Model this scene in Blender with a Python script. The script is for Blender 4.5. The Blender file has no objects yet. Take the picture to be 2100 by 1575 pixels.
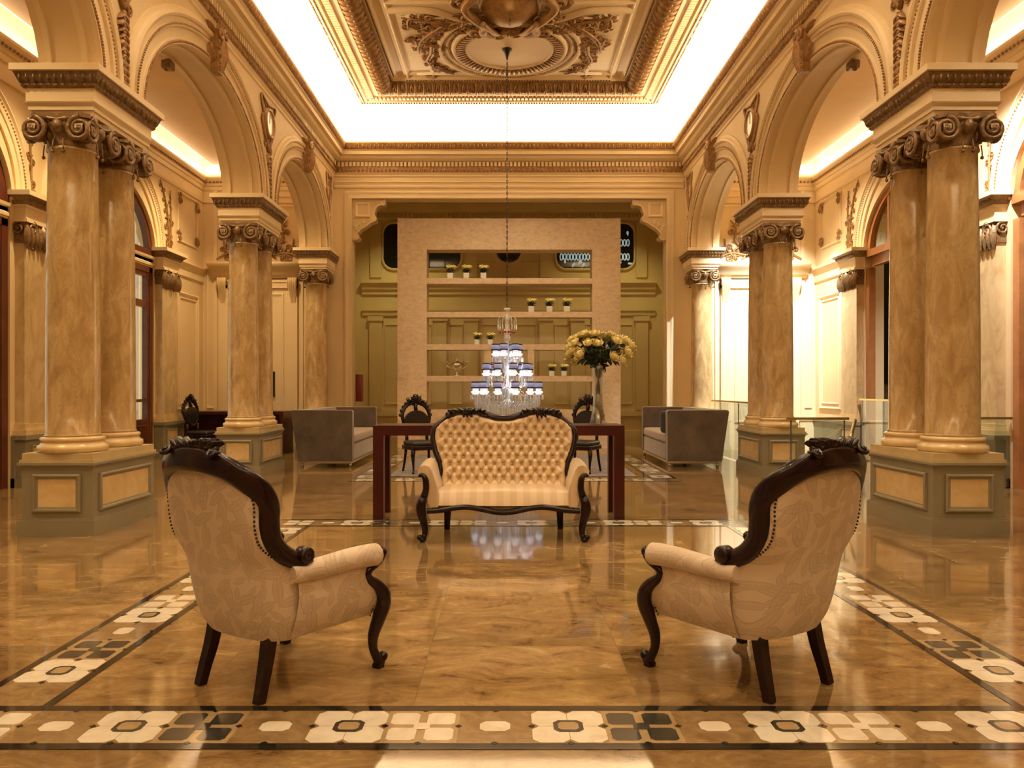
import bpy, math, random
from mathutils import Vector, Matrix
PI = math.pi
random.seed(7)
scene = bpy.context.scene
COL = scene.collection

# ------------------------------------------------------------------ camera, world, light, exposure
cam_data = bpy.data.cameras.new('camera')
cam_data.sensor_width = 36.0
cam_data.lens = 1600.0 / 2100.0 * 36.0
cam_data.shift_x = 10.0 / 2100.0
cam_data.shift_y = 9.5 / 2100.0
cam_data.clip_start = 0.05
cam_data.clip_end = 100
cam = bpy.data.objects.new('camera', cam_data)
cam.location = (-0.04, 0.0, 1.25)
cam.rotation_euler = (PI / 2, 0, 0)
COL.objects.link(cam)
scene.camera = cam

world = bpy.data.worlds.new('world')
scene.world = world
world.use_nodes = True
world.node_tree.nodes['Background'].inputs[0].default_value = (0.9, 0.7, 0.45, 1)
world.node_tree.nodes['Background'].inputs[1].default_value = 0.15

vs = scene.view_settings
vs.view_transform = 'Standard'
vs.look = 'None'
vs.gamma = 1.0
vs.exposure = 0.06
vs.use_curve_mapping = False
scene.cycles.use_denoising = True
scene.cycles.max_bounces = 8
scene.cycles.diffuse_bounces = 4
scene.cycles.glossy_bounces = 4
scene.cycles.transmission_bounces = 6
scene.cycles.transparent_max_bounces = 12
scene.cycles.caustics_reflective = False
scene.cycles.caustics_refractive = False
scene.cycles.sample_clamp_indirect = 6.0

WARM = (1.0, 0.81, 0.55)
def area(name, loc, rot, sx, sy, power, color=WARM, spread=180):
    l = bpy.data.lights.new(name, 'AREA')
    l.shape = 'RECTANGLE'
    l.size, l.size_y = sx, sy
    l.energy = power
    l.color = color
    l.spread = math.radians(spread)
    o = bpy.data.objects.new(name, l)
    o.location = loc
    o.rotation_euler = rot
    COL.objects.link(o)
    return o
def spot(name, loc, target, power, color=WARM, size=80, blend=0.7, radius=0.05):
    l = bpy.data.lights.new(name, 'SPOT')
    l.energy = power
    l.color = color
    l.spot_size = math.radians(size)
    l.spot_blend = blend
    l.shadow_soft_size = radius
    o = bpy.data.objects.new(name, l)
    o.location = loc
    d = Vector(target) - Vector(loc)
    o.rotation_euler = d.to_track_quat('-Z', 'Y').to_euler()
    COL.objects.link(o)
    return o

HY0, HY1 = -6.5, 16.0           # hall depth
# strip lights lying in the trough on top of the hall cornice, shining up at the cove
COVE_P = 520
for s in (-1, 1):
    area('cove_strip_light', (s * 3.46, (HY0 + HY1) / 2, 6.17), (PI, s * math.radians(-20), 0), 0.12, HY1 - HY0 - 0.6, COVE_P)
area('cove_strip_light', (0, 15.86, 6.17), (PI + math.radians(20), 0, 0), 6.4, 0.12, COVE_P * 0.33)
area('cove_strip_light', (0, HY0 + 0.14, 6.17), (PI - math.radians(20), 0, 0), 6.4, 0.12, COVE_P * 0.33)
# strip lights on the aisle cornices
AISLE_P = 150
for s in (-1, 1):
    area('aisle_strip_light', (s * 6.19, (HY0 + HY1) / 2, 5.60), (PI, s * math.radians(-15), 0), 0.08, HY1 - HY0 - 0.4, AISLE_P * (1.0 if s < 0 else 1.35), (1.0, 0.88, 0.70))
    area('aisle_strip_light', (s * 5.2, 15.91, 5.60), (PI + math.radians(15), 0, 0), 2.1, 0.08, AISLE_P * 0.12, (1.0, 0.88, 0.70))
# unseen fill spots added above the hall seating; downlights in the aisle ceilings
HALL_SPOTS = [(-1.9, 3.2), (1.9, 3.2), (-1.9, 7.2), (1.9, 7.2), (0.0, 0.2), (0.0, 10.2)]
for x, y in HALL_SPOTS:
    spot('hall_fill_spot', (x, y, 6.84), (x * 0.9, y + 0.2, 0), 265, (1.0, 0.82, 0.58), 110, 0.9, 0.07)
AISLE_SPOTS = [(-5.1, 9.6, 430), (-5.1, 13.9, 420), (-5.1, 5.2, 380), (5.1, 9.6, 260), (5.1, 13.9, 420), (5.1, 5.2, 240)]
for x, y, p in AISLE_SPOTS:
    spot('aisle_downlight', (x, y, 5.66), (x, y, 0), p, (1.0, 0.76, 0.42) if x < 0 else (1.0, 0.88, 0.68), 120, 0.9, 0.05)
for x in (-2.3, 0.0, 2.3):  # unseen spots added to brighten the shelf wall
    spot('shelf_wall_fill_spot', (x, 10.8, 6.85), (x*0.5, 16.5, 2.2), 420, (1.0, 0.84, 0.60), 50, 0.9, 0.06)
# the bright work light that washes the far end wall of the right aisle
spot('wall_washer_light', (5.0, 13.2, 5.6), (5.15, 16.0, 2.0), 3000, (0.80, 0.90, 1.0), 60, 0.8, 0.05)
spot('wall_washer_light', (5.1, 8.6, 5.6), (6.35, 10.4, 2.8), 1300, (0.96, 0.95, 1.0), 60, 0.8, 0.05)
# unseen fill lights added for the alcove behind the shelf wall and the marble room beyond the right hand openings
spot('alcove_fill_spot', (-2.6, 18.4, 5.85), (-2.6, 18.8, 0), 160, (0.95, 0.88, 0.34), 120, 0.9, 0.05)
spot('alcove_fill_spot', (2.6, 18.4, 5.85), (2.6, 18.8, 0), 160, (0.95, 0.88, 0.34), 120, 0.9, 0.05)
area('marble_room_light', (7.6, 10.5, 5.5), (0, 0, 0), 1.2, 8.0, 50, (1.0, 0.86, 0.6))

# ------------------------------------------------------------------ mesh helpers
class MB:
    def __init__(s):
        s.v = []; s.f = []; s.m = []; s.s = []
    def add(s, vs_, fs, mat=0, smooth=False):
        b = len(s.v)
        s.v.extend([tuple(p) for p in vs_])
        for f in fs:
            s.f.append([b + i for i in f]); s.m.append(mat); s.s.append(smooth)
        return s
    def box(s, x0, x1, y0, y1, z0, z1, mat=0):
        v = [(x0,y0,z0),(x1,y0,z0),(x1,y1,z0),(x0,y1,z0),(x0,y0,z1),(x1,y0,z1),(x1,y1,z1),(x0,y1,z1)]
        return s.add(v, [(0,3,2,1),(4,5,6,7),(0,1,5,4),(1,2,6,5),(2,3,7,6),(3,0,4,7)], mat)
    def rbox(s, x0, x1, y0, y1, z0, z1, r=0.03, mat=0, n=3):
        """box with rounded edges (all of them)"""
        hx, hy, hz = (x1-x0)/2, (y1-y0)/2, (z1-z0)/2
        cx, cy, cz = (x0+x1)/2, (y0+y1)/2, (z0+z1)/2
        r = min(r, hx*0.98, hy*0.98, hz*0.98)
        vs_, fs = [], []
        lat = []
        for i in range(n + 1):
            lat.append((-PI/2 + (PI/2) * i / n, -1))
        for i in range(n + 1):
            lat.append(((PI/2) * i / n, 1))
        lon = []
        for q in range(4):
            for i in range(n + 1):
                lon.append((q * PI/2 + (PI/2) * i / n, q))
        L = len(lon)
        sg = [(1,1),(-1,1),(-1,-1),(1,-1)]
        for th, sz in lat:
            for ph, q in lon:
                vs_.append((cx + sg[q][0]*(hx-r) + r*math.cos(th)*math.cos(ph),
                            cy + sg[q][1]*(hy-r) + r*math.cos(th)*math.sin(ph),
                            cz + sz*(hz-r) + r*math.sin(th)))
        R = len(lat)
        for i in range(R - 1):
            for j in range(L):
                fs.append((i*L+j, i*L+(j+1) % L, (i+1)*L+(j+1) % L, (i+1)*L+j))
        fs.append(tuple(reversed(range(L))))
        fs.append(tuple((R-1)*L + j for j in range(L)))
        return s.add(vs_, fs, mat, True)
    def lathe(s, prof, seg=24, c=(0, 0), mat=0, smooth=True, ph0=0.0, ph1=2*PI):
        full = abs(ph1 - ph0 - 2*PI) < 1e-6
        n = seg if full else seg + 1
        vs_ = []
        for r, z in prof:
            for j in range(n):
                a = ph0 + (ph1 - ph0) * j / seg
                vs_.append((c[0] + r*math.cos(a), c[1] + r*math.sin(a), z))
        fs = []
        for i in range(len(prof) - 1):
            for j in range(seg):
                k = (j + 1) % n
                fs.append((i*n+j, i*n+k, (i+1)*n+k, (i+1)*n+j))
        s.add(vs_, fs, mat, smooth)
        if full:
            b = len(s.v) - len(vs_)
            if prof[0][0] > 1e-4:
                s.f.append([b + j for j in reversed(range(n))]); s.m.append(mat); s.s.append(False)
            if prof[-1][0] > 1e-4:
                s.f.append([b + (len(prof)-1)*n + j for j in range(n)]); s.m.append(mat); s.s.append(False)
        return s
    def grid(s, rows, mat=0, smooth=True, closed=False, flip=False):
        """rows: list of equal-length lists of points"""
        n = len(rows[0]); vs_ = [p for r in rows for p in r]; fs = []
        for i in range(len(rows) - 1):
            for j in range(n if closed else n - 1):
                k = (j + 1) % n
                q = (i*n+j, i*n+k, (i+1)*n+k, (i+1)*n+j)
                fs.append(tuple(reversed(q)) if flip else q)
        return s.add(vs_, fs, mat, smooth)
    def tube(s, pts, rad, n=8, mat=0, flat=1.0, up=None, caps=True, smooth=True):
        """tube along pts; rad number or list; flat scales the second axis"""
        pts = [Vector(p) for p in pts]
        N = len(pts)
        if not isinstance(rad, (list, tuple)): rad = [rad] * N
        rows = []
        prev = Vector(up) if up is not None else None
        for i in range(N):
            t = (pts[min(i+1, N-1)] - pts[max(i-1, 0)])
            if t.length < 1e-9: t = Vector((0, 0, 1))
            t.normalize()
            if prev is None:
                prev = Vector((0, 0, 1)) if abs(t.z) < 0.9 else Vector((1, 0, 0))
            a = prev - t * prev.dot(t)
            if a.length < 1e-6: a = t.orthogonal()
            a.normalize(); b = t.cross(a)
            if up is None: prev = a
            rows.append([tuple(pts[i] + a * (rad[i]*math.cos(2*PI*j/n)) + b * (rad[i]*flat*math.sin(2*PI*j/n))) for j in range(n)])
        s.grid(rows, mat, smooth, closed=True)
        if caps:
            b0 = len(s.v) - N*n
            s.f.append([b0 + j for j in reversed(range(n))]); s.m.append(mat); s.s.append(False)
            s.f.append([b0 + (N-1)*n + j for j in range(n)]); s.m.append(mat); s.s.append(False)
        return s
    def ball(s, c, r, nu=8, nv=5, mat=0, smooth=True):
        if not isinstance(r, (tuple, list)): r = (r, r, r)
        rows = []
        for i in range(nv + 1):
            th = -PI/2 + PI*i/nv
            rows.append([(c[0]+r[0]*math.cos(th)*math.cos(2*PI*j/nu), c[1]+r[1]*math.cos(th)*math.sin(2*PI*j/nu), c[2]+r[2]*math.sin(th)) for j in range(nu)])
        return s.grid(rows, mat, smooth, closed=True)
    def prism(s, poly, F, c0, c1, mat=0, smooth=False):
        """extrude 2-D polygon (a,b) in frame F from c0 to c1 along the normal"""
        n = len(poly)
        vs_ = [P(F, a, b, c0) for a, b in poly] + [P(F, a, b, c1) for a, b in poly]
        fs = [tuple(reversed(range(n))), tuple(range(n, 2*n))] + [(i, (i+1) % n, n+(i+1) % n, n+i) for i in range(n)]
        return s.add(vs_, fs, mat, smooth)
    def sweep(s, path, prof, F, mat=0, smooth=False, closed=False):
        """path: list of (a,b, na,nb) in frame F; prof: (offset along normal, height out of plane)"""
        rows = []
        for a, b, na, nb in path:
            rows.append([P(F, a + na*o, b + nb*o, h) for o, h in prof])
        return s.grid(rows, mat, smooth)
    def xf(s, M):
        s.v = [tuple(M @ Vector(p)) for p in s.v]
        return s
    def mirx(s):
        s.v = [(-p[0], p[1], p[2]) for p in s.v]
        s.f = [list(reversed(f)) for f in s.f]
        return s
    def merge(s, o, M=None):
        b = len(s.v)
        s.v.extend(o.v if M is None else [tuple(M @ Vector(p)) for p in o.v])
        s.f.extend([[b+i for i in f] for f in o.f]); s.m.extend(o.m); s.s.extend(o.s)
        return s

def frame(o, u, v):
    o = Vector(o); u = Vector(u).normalized(); v = Vector(v).normalized()
    return (o, u, v, u.cross(v))
def P(F, a, b, c=0.0):
    return tuple(F[0] + F[1]*a + F[2]*b + F[3]*c)

def build(name, mb, mats, parent=None, loc=None, subsurf=0):
    me = bpy.data.meshes.new(name)
    me.from_pydata(mb.v, [], mb.f)
    if not isinstance(mats, (list, tuple)): mats = [mats]
    for m in mats: me.materials.append(m)
    me.polygons.foreach_set('material_index', mb.m)
    me.polygons.foreach_set('use_smooth', mb.s)
    me.update()
    o = bpy.data.objects.new(name, me)
    COL.objects.link(o)
    if parent is not None: o.parent = parent
    if loc is not None: o.location = loc
    if subsurf:
        md = o.modifiers.new('smooth', 'SUBSURF'); md.levels = subsurf; md.render_levels = subsurf
    return o
def thing(name, label, cat, loc=(0, 0, 0), rz=0.0, group=None):
    o = bpy.data.objects.new(name, None)
    o.empty_display_size = 0.1
    COL.objects.link(o)
    o.location = loc; o.rotation_euler = (0, 0, rz)
    return tag(o, label, cat, group)
def tag(o, label, cat, group=None):
    o['label'] = label; o['category'] = cat
    if group: o['group'] = group
    return o
def struct(name, mb, mats, label=None, parent=None):
    o = build(name, mb, mats, parent)
    if parent is None: o['kind'] = 'structure'
    if label: o['label'] = label
    return o
def dup(o, parent=None, loc=None, rz=None, label=None):
    c = o.copy(); COL.objects.link(c)
    if parent is not None:
        c.parent = parent
    for ch in list(o.children): dup(ch, c)
    if loc is not None: c.location = loc
    if rz is not None: c.rotation_euler = (0, 0, rz)
    if label: c['label'] = label
    return c
def lerp(a, b, t): return a + (b - a) * t
def interp(tab, x):
    if x <= tab[0][0]: return tab[0][1]
    for (x0, y0), (x1, y1) in zip(tab, tab[1:]):
        if x <= x1:
            t = (x - x0) / (x1 - x0); t = t*t*(3-2*t)*0.5 + t*0.5
            return lerp(y0, y1, t)
    return tab[-1][1]
def smooth_path(pts, k=4):
    """Catmull-Rom through points of any dimension"""
    out = []
    n = len(pts)
    for i in range(n - 1):
        p0, p1, p2, p3 = pts[max(i-1, 0)], pts[i], pts[i+1], pts[min(i+2, n-1)]
        for j in range(k):
            t = j / k
            out.append(tuple(0.5*((2*b) + (-a+c)*t + (2*a-5*b+4*c-d)*t*t + (-a+3*b-3*c+d)*t**3) for a, b, c, d in zip(p0, p1, p2, p3)))
    out.append(tuple(pts[-1]))
    return out

# carved ornament ----------------------------------------------------------
def spiral(mb, F, ca, cb, R, turns=1.6, rad=0.02, d=1, ph=0.0, h=0.0, mat=0, n=5, step=10):
    N = int(turns * step) + 2
    pts, rr = [], []
    for i in range(N):
        t = i / (N - 1)
        a = ph + d * t * turns * 2 * PI
        r = R * (1 - t) ** 0.9 + rad * 0.3
        pts.append(P(F, ca + r*math.cos(a), cb + r*math.sin(a), h + rad*0.5 + t*rad*0.8))
        rr.append(rad * (1 - 0.55*t))
    mb.tube(pts, rr, n, mat, up=F[3])
    mb.merge(MB().ball((0, 0, 0), rad*0.9, 6, 4, mat), Matrix.Translation(Vector(P(F, ca, cb, h + rad))))
def leaf(mb, F, a, b, L, W, ang, h=0.0, T=0.02, mat=0, curl=0.3):
    rows = []
    ca, sa = math.cos(ang), math.sin(ang)
    for i in range(6):
        t = i / 5
        w = W * math.sin(PI * min(0.97, 0.12 + 0.85*t)) * (1 - 0.3*t)
        row = []
        bend = curl * L * t * t
        for j, k in enumerate((-1, -0.5, 0, 0.5, 1)):
            x = L*t; y = k*w + bend
            z = T * (1 - k*k) * (0.6 + 0.8*math.sin(PI*t))
            row.append(P(F, a + x*ca - y*sa, b + x*sa + y*ca, h + z))
        rows.append(row)
    mb.grid(rows, mat, True)
def bead(mb, F, a, b, r, h=0.0, mat=0, sq=(1, 1)):
    rows = []
    for i in range(4):
        th = (PI/2) * i / 3
        rows.append([P(F, a + sq[0]*r*math.cos(th)*math.cos(2*PI*j/7), b + sq[1]*r*math.cos(th)*math.sin(2*PI*j/7), h + r*math.sin(th)) for j in range(7)])
    mb.grid(rows, mat, True, closed=True)
def acanthus(mb, F, pts, size, mat=0, h=0.0, rnd=None, dens=1.0):
    """a branch of scrolls and leaves along pts [(a,b)]"""
    rnd = rnd or random.Random(3)
    sp = smooth_path(pts, 6)
    n = len(sp)
    mb.tube([P(F, a, b, h + size*0.12) for a, b in sp], [size*0.16*(1-0.6*i/n) for i in range(n)], 5, mat, up=F[3])
    L = sum(math.dist(sp[i], sp[i+1]) for i in range(n-1))
    k = max(2, int(L / size * 1.3 * dens))
    for i in range(k):
        q = min(n-2, int(i / k * (n-1)))
        a, b = sp[q]
        dx, dy = sp[q+1][0]-a, sp[q+1][1]-b
        an = math.atan2(dy, dx)
        sgn = 1 if i % 2 else -1
        sz = size * (1 - 0.5*i/k) * rnd.uniform(0.8, 1.15)
        oa, ob = a - sgn*math.sin(an)*sz*0.6, b + sgn*math.cos(an)*sz*0.6
        spiral(mb, F, oa, ob, sz*0.5, 1.3, sz*0.12, sgn, an - sgn*PI/2, h, mat)
        for q2 in range(3):
            leaf(mb, F, a, b, sz*rnd.uniform(0.6, 0.95), sz*0.2, an + sgn*rnd.uniform(0.4, 1.6), h + 0.003, sz*0.16, mat, sgn*0.3)
        leaf(mb, F, a, b, sz*0.8, sz*0.18, an - sgn*rnd.uniform(0.3, 1.2), h + 0.003, sz*0.16, mat, -sgn*0.3)
def ring(n, rx, ry, ca=0, cb=0, t0=0, t1=2*PI):
    """elliptic path with normals for sweep"""
    out = []
    for i in range(n + 1):
        t = t0 + (t1 - t0) * i / n
        nx, ny = math.cos(t)*ry, math.sin(t)*rx
        l = math.hypot(nx, ny)
        out.append((ca + rx*math.cos(t), cb + ry*math.sin(t), nx/l, ny/l))
    return out
def rect_molding(mb, F, a0, a1, b0, b1, w, h, mat=0):
    """mitred raised molding around a rectangle (outside dims a0..a1, b0..b1)"""
    k = 1.0
    def R(d, hh): return [P(F, a0+d, b0+d, hh), P(F, a1-d, b0+d, hh), P(F, a1-d, b1-d, hh), P(F, a0+d, b1-d, hh)]
    rows = [R(0, 0), R(0, h*0.7), R(w*0.3, h), R(w*0.55, h*0.9), R(w*0.7, h*0.45), R(w, h*0.35), R(w, 0)]
    mb.grid(rows, mat, False, closed=True)
def side_molding(mb, F, a0, a1, prof, mat=0):
    """straight run along a; prof = (b, h)"""
    rows = [[P(F, a0, b, h) for b, h in prof], [P(F, a1, b, h) for b, h in prof]]
    mb.grid(rows, mat, False, flip=True)
    n = len(prof)
# ------------------------------------------------------------------ materials
def new_mat(name):
    m = bpy.data.materials.new(name); m.use_nodes = True
    nt = m.node_tree
    b = nt.nodes['Principled BSDF']
    return m, nt, b
def N(nt, t, **kw):
    n = nt.nodes.new(t)
    for k, v in kw.items():
        if k in n.inputs.keys(): n.inputs[k].default_value = v
        else: setattr(n, k, v)
    return n
def simple(name, col, rough=0.5, metal=0.0, spec=0.5, coat=0.0, var=0.0, scale=6.0, bump=0.0, bscale=40.0, sheen=0.0):
    m, nt, b = new_mat(name)
    b.inputs['Base Color'].default_value = (*col, 1)
    b.inputs['Roughness'].default_value = rough
    b.inputs['Metallic'].default_value = metal
    b.inputs['Specular IOR Level'].default_value = spec
    b.inputs['Coat Weight'].default_value = coat
    b.inputs['Coat Roughness'].default_value = 0.06
    if sheen: b.inputs['Sheen Weight'].default_value = sheen
    tc = N(nt, 'ShaderNodeTexCoord')
    if var:
        nz = N(nt, 'ShaderNodeTexNoise', Scale=scale, Detail=6.0, Roughness=0.6)
        nt.links.new(tc.outputs['Object'], nz.inputs['Vector'])
        cr = N(nt, 'ShaderNodeValToRGB')
        cr.color_ramp.elements[0].position = 0.3; cr.color_ramp.elements[1].position = 0.7
        cr.color_ramp.elements[0].color = (*[c*(1-var) for c in col], 1)
        cr.color_ramp.elements[1].color = (*[min(1, c*(1+var)) for c in col], 1)
        nt.links.new(nz.outputs['Fac'], cr.inputs[0]); nt.links.new(cr.outputs[0], b.inputs['Base Color'])
    if bump:
        nb = N(nt, 'ShaderNodeTexNoise', Scale=bscale, Detail=4.0)
        nt.links.new(tc.outputs['Object'], nb.inputs['Vector'])
        bp = N(nt, 'ShaderNodeBump', Strength=bump, Distance=0.01)
        nt.links.new(nb.outputs['Fac'], bp.inputs['Height']); nt.links.new(bp.outputs[0], b.inputs['Normal'])
    return m
def marble(name, cols, scale=(3, 3, 1.2), rough=0.12, coat=0.3, dist=2.0, coords='Object', pos=(0.25, 0.45, 0.6, 0.8), vein=None):
    m, nt, b = new_mat(name)
    tc = N(nt, 'ShaderNodeTexCoord'); mp = N(nt, 'ShaderNodeMapping'); mp.inputs['Scale'].default_value = scale
    mp.inputs['Rotation'].default_value = (0.25, 0.35, 0.2)
    nt.links.new(tc.outputs[coords], mp.inputs[0])
    nz = N(nt, 'ShaderNodeTexNoise', Scale=1.5, Detail=9.0, Roughness=0.62, Distortion=dist)
    nt.links.new(mp.outputs[0], nz.inputs['Vector'])
    cr = N(nt, 'ShaderNodeValToRGB')
    e = cr.color_ramp.elements
    e[0].position, e[0].color = pos[0], (*cols[0], 1)
    e[1].position, e[1].color = pos[-1], (*cols[-1], 1)
    for p, c in zip(pos[1:-1], cols[1:-1]):
        x = e.new(p); x.color = (*c, 1)
    nt.links.new(nz.outputs['Fac'], cr.inputs[0])
    out = cr.outputs[0]
    if vein:
        n2 = N(nt, 'ShaderNodeTexNoise', Scale=2.2, Detail=7.0, Roughness=0.55, Distortion=1.2)
        nt.links.new(mp.outputs[0], n2.inputs['Vector'])
        r2 = N(nt, 'ShaderNodeValToRGB'); e2 = r2.color_ramp.elements
        e2[0].position, e2[0].color = 0.47, (0, 0, 0, 1)
        e2[1].position, e2[1].color = 0.53, (0, 0, 0, 1)
        x = e2.new(0.5); x.color = (1, 1, 1, 1)
        nt.links.new(n2.outputs['Fac'], r2.inputs[0])
        mx = N(nt, 'ShaderNodeMixRGB'); mx.inputs[2].default_value = (*vein, 1)
        ml = N(nt, 'ShaderNodeMath', operation='MULTIPLY'); ml.inputs[1].default_value = 0.5
        nt.links.new(r2.outputs[0], ml.inputs[0]); nt.links.new(ml.outputs[0], mx.inputs[0]); nt.links.new(out, mx.inputs[1])
        out = mx.outputs[0]
    nt.links.new(out, b.inputs['Base Color'])
    b.inputs['Roughness'].default_value = rough
    b.inputs['Coat Weight'].default_value = coat; b.inputs['Coat Roughness'].default_value = 0.05
    return m
def emit(name, col, strength):
    m, nt, b = new_mat(name)
    b.inputs['Base Color'].default_value = (*col, 1)
    b.inputs['Emission Color'].default_value = (*col, 1)
    b.inputs['Emission Strength'].default_value = strength
    return m

M = {}
M['wall'] = simple('cream_plaster', (0.77, 0.575, 0.315), 0.55, var=0.06, scale=1.2)
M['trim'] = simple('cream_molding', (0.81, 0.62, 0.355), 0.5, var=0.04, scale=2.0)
M['dark_cream'] = simple('darker_cream_molding', (0.66, 0.47, 0.23), 0.5)  # darker cream for the consoles and bracket bodies
M['gilt'] = simple('antique_gilt', (0.34, 0.18, 0.062), 0.42, metal=0.25, var=0.3, scale=18.0, bump=0.15, bscale=60)
M['bronze'] = simple('dark_bronze_gilt', (0.235, 0.135, 0.055), 0.36, metal=0.35, var=0.4, scale=24.0, bump=0.4, bscale=50)
M['cove'] = simple('white_cove_plaster', (0.88, 0.83, 0.74), 0.7)
M['aisle_ceiling'] = simple('aisle_ceiling_plaster', (0.80, 0.53, 0.235), 0.7, var=0.05, scale=1.0)
M['column'] = marble('honey_marble', [(0.33, 0.19, 0.07), (0.47, 0.30, 0.125), (0.58, 0.40, 0.18), (0.68, 0.50, 0.25)], (5.5, 5.5, 1.9), 0.18, 0.3, 0.9, vein=(0.36, 0.22, 0.085))
M['pilaster'] = marble('pale_honey_marble', [(0.42, 0.28, 0.12), (0.56, 0.39, 0.18), (0.64, 0.47, 0.24), (0.70, 0.53, 0.29)], (3, 3, 1.5), 0.2, 0.2, 1.0)
M['panel'] = marble('yellow_marble', [(0.60, 0.40, 0.16), (0.68, 0.48, 0.22), (0.74, 0.54, 0.27), (0.78, 0.60, 0.32)], (3, 3, 3), 0.2, 0.2, 0.8)
M['olive'] = simple('olive_grey_paint', (0.26, 0.222, 0.135), 0.42, var=0.05)
M['ped_top'] = simple('cream_stone', (0.55, 0.42, 0.21), 0.35, var=0.08)
M['black'] = marble('black_stone', [(0.012, 0.010, 0.008), (0.02, 0.016, 0.012), (0.03, 0.024, 0.018), (0.06, 0.05, 0.035)], (4, 4, 4), 0.08, 0.2, 1.0)
M['white'] = marble('ivory_stone', [(0.62, 0.52, 0.36), (0.76, 0.66, 0.50), (0.82, 0.74, 0.58), (0.85, 0.78, 0.62)], (5, 5, 5), 0.1, 0.2, 1.0)
M['brown'] = marble('brown_stone', [(0.16, 0.09, 0.035), (0.25, 0.155, 0.065), (0.31, 0.20, 0.09), (0.38, 0.26, 0.13)], (5, 5, 5), 0.1, 0.2, 1.5)
M['tan'] = marble('tan_stone', [(0.30, 0.19, 0.085), (0.37, 0.25, 0.12), (0.42, 0.29, 0.15), (0.46, 0.33, 0.18)], (5, 5, 5), 0.1, 0.2, 1.5)
M['darkgreen'] = marble('dark_green_stone', [(0.025, 0.024, 0.018), (0.04, 0.038, 0.028), (0.055, 0.05, 0.04), (0.09, 0.08, 0.06)], (6, 6, 6), 0.1, 0.2, 1.5)
M['mahogany'] = simple('dark_mahogany', (0.014, 0.004, 0.003), 0.26, spec=0.3, coat=0.18, var=0.4, scale=9)
M['redwood'] = simple('red_brown_veneer', (0.05, 0.006, 0.005), 0.35, spec=0.3, coat=0.1, var=0.3, scale=4)
M['framewood'] = simple('window_frame_wood', (0.11, 0.026, 0.010), 0.35, coat=0.2, var=0.25, scale=5)
M['lightframe'] = simple('orange_brown_frame_wood', (0.42, 0.17, 0.055), 0.35, coat=0.2, var=0.2, scale=5)
M['brass'] = simple('brass', (0.75, 0.58, 0.27), 0.22, metal=1.0)
M['chrome'] = simple('brushed_steel', (0.62, 0.58, 0.52), 0.2, metal=1.0)
M['silver'] = simple('polished_silver', (0.75, 0.70, 0.60), 0.12, metal=1.0)
M['darkmetal'] = simple('dark_metal', (0.03, 0.027, 0.024), 0.35, metal=0.7)
M['velvet'] = simple('taupe_velvet', (0.105, 0.072, 0.05), 0.8, var=0.4, scale=3.5, bump=0.1, bscale=120, sheen=0.5)
M['velvet_light'] = simple('taupe_velvet_inside', (0.22, 0.155, 0.12), 0.8, var=0.2, scale=3.0, sheen=0.6)
M['cushion'] = simple('taupe_seat_cushion', (0.36, 0.26, 0.19), 0.8, var=0.12, scale=3.0, sheen=0.4)
M['darkcushion'] = simple('black_cushion_fabric', (0.02, 0.014, 0.014), 0.75, sheen=0.3)
M['leather'] = simple('black_leather', (0.018, 0.015, 0.013), 0.35, bump=0.1, bscale=150)
M['rugmat'] = simple('grey_rug', (0.22, 0.185, 0.17), 0.95, var=0.35, scale=9, bump=0.4, bscale=200)
M['white_pot'] = simple('white_ceramic', (0.80, 0.78, 0.72), 0.3)
M['leafgreen'] = simple('dark_leaf_green', (0.018, 0.035, 0.012), 0.5, var=0.3, scale=20)
M['rose'] = simple('yellow_rose_petals', (0.92, 0.74, 0.33), 0.6, var=0.2, scale=25)
M['rose_pale'] = simple('pale_yellow_petals', (0.85, 0.76, 0.24), 0.6, var=0.2, scale=30)
M['red'] = simple('ruby_glass', (0.45, 0.015, 0.01), 0.15, coat=0.5)
M['firebox'] = simple('dark_red_enamel', (0.16, 0.012, 0.008), 0.35)
M['shade'] = emit('blue_lace_shade', (0.30, 0.32, 0.56), 0.3)
M['shade_rim'] = simple('dark_lace_trim', (0.02, 0.02, 0.05), 0.6)
M['lamp'] = emit('lamp_glow', (1.0, 0.95, 0.88), 3.0)
M['milk'] = emit('lit_milk_glass', (0.92, 0.93, 0.97), 0.7)
M['downlight'] = emit('downlight_lens', (1.0, 0.9, 0.72), 12.0)
M['curtain'] = simple('sheer_white_curtain', (0.62, 0.55, 0.46), 0.8, var=0.08, scale=4)
m, nt, b = new_mat('backlit_sheer_curtain')
b.inputs['Base Color'].default_value = (0.7, 0.64, 0.56, 1); b.inputs['Roughness'].default_value = 0.9
tl = N(nt, 'ShaderNodeBsdfTranslucent'); tl.inputs[0].default_value = (0.75, 0.68, 0.58, 1); ms = N(nt, 'ShaderNodeMixShader'); ms.inputs[0].default_value = 0.5
nt.links.new(b.outputs[0], ms.inputs[1]); nt.links.new(tl.outputs[0], ms.inputs[2]); nt.links.new(ms.outputs[0], nt.nodes['Material Output'].inputs[0])
M['sheer'] = m
M['clockface'] = simple('white_enamel', (0.85, 0.78, 0.66), 0.25, coat=0.4)
M['darkglass'] = simple('dark_window_glass', (0.012, 0.012, 0.010), 0.08, coat=0.6)
M['greenmarble'] = marble('green_grey_marble', [(0.16, 0.125, 0.06), (0.27, 0.22, 0.115), (0.33, 0.27, 0.15), (0.42, 0.34, 0.20)], (1.5, 1.5, 1.0), 0.2, 0.2, 1.6, vein=(0.12, 0.10, 0.05))
M['palestone'] = simple('pale_stone', (0.78, 0.72, 0.60), 0.35, var=0.04)

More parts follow.
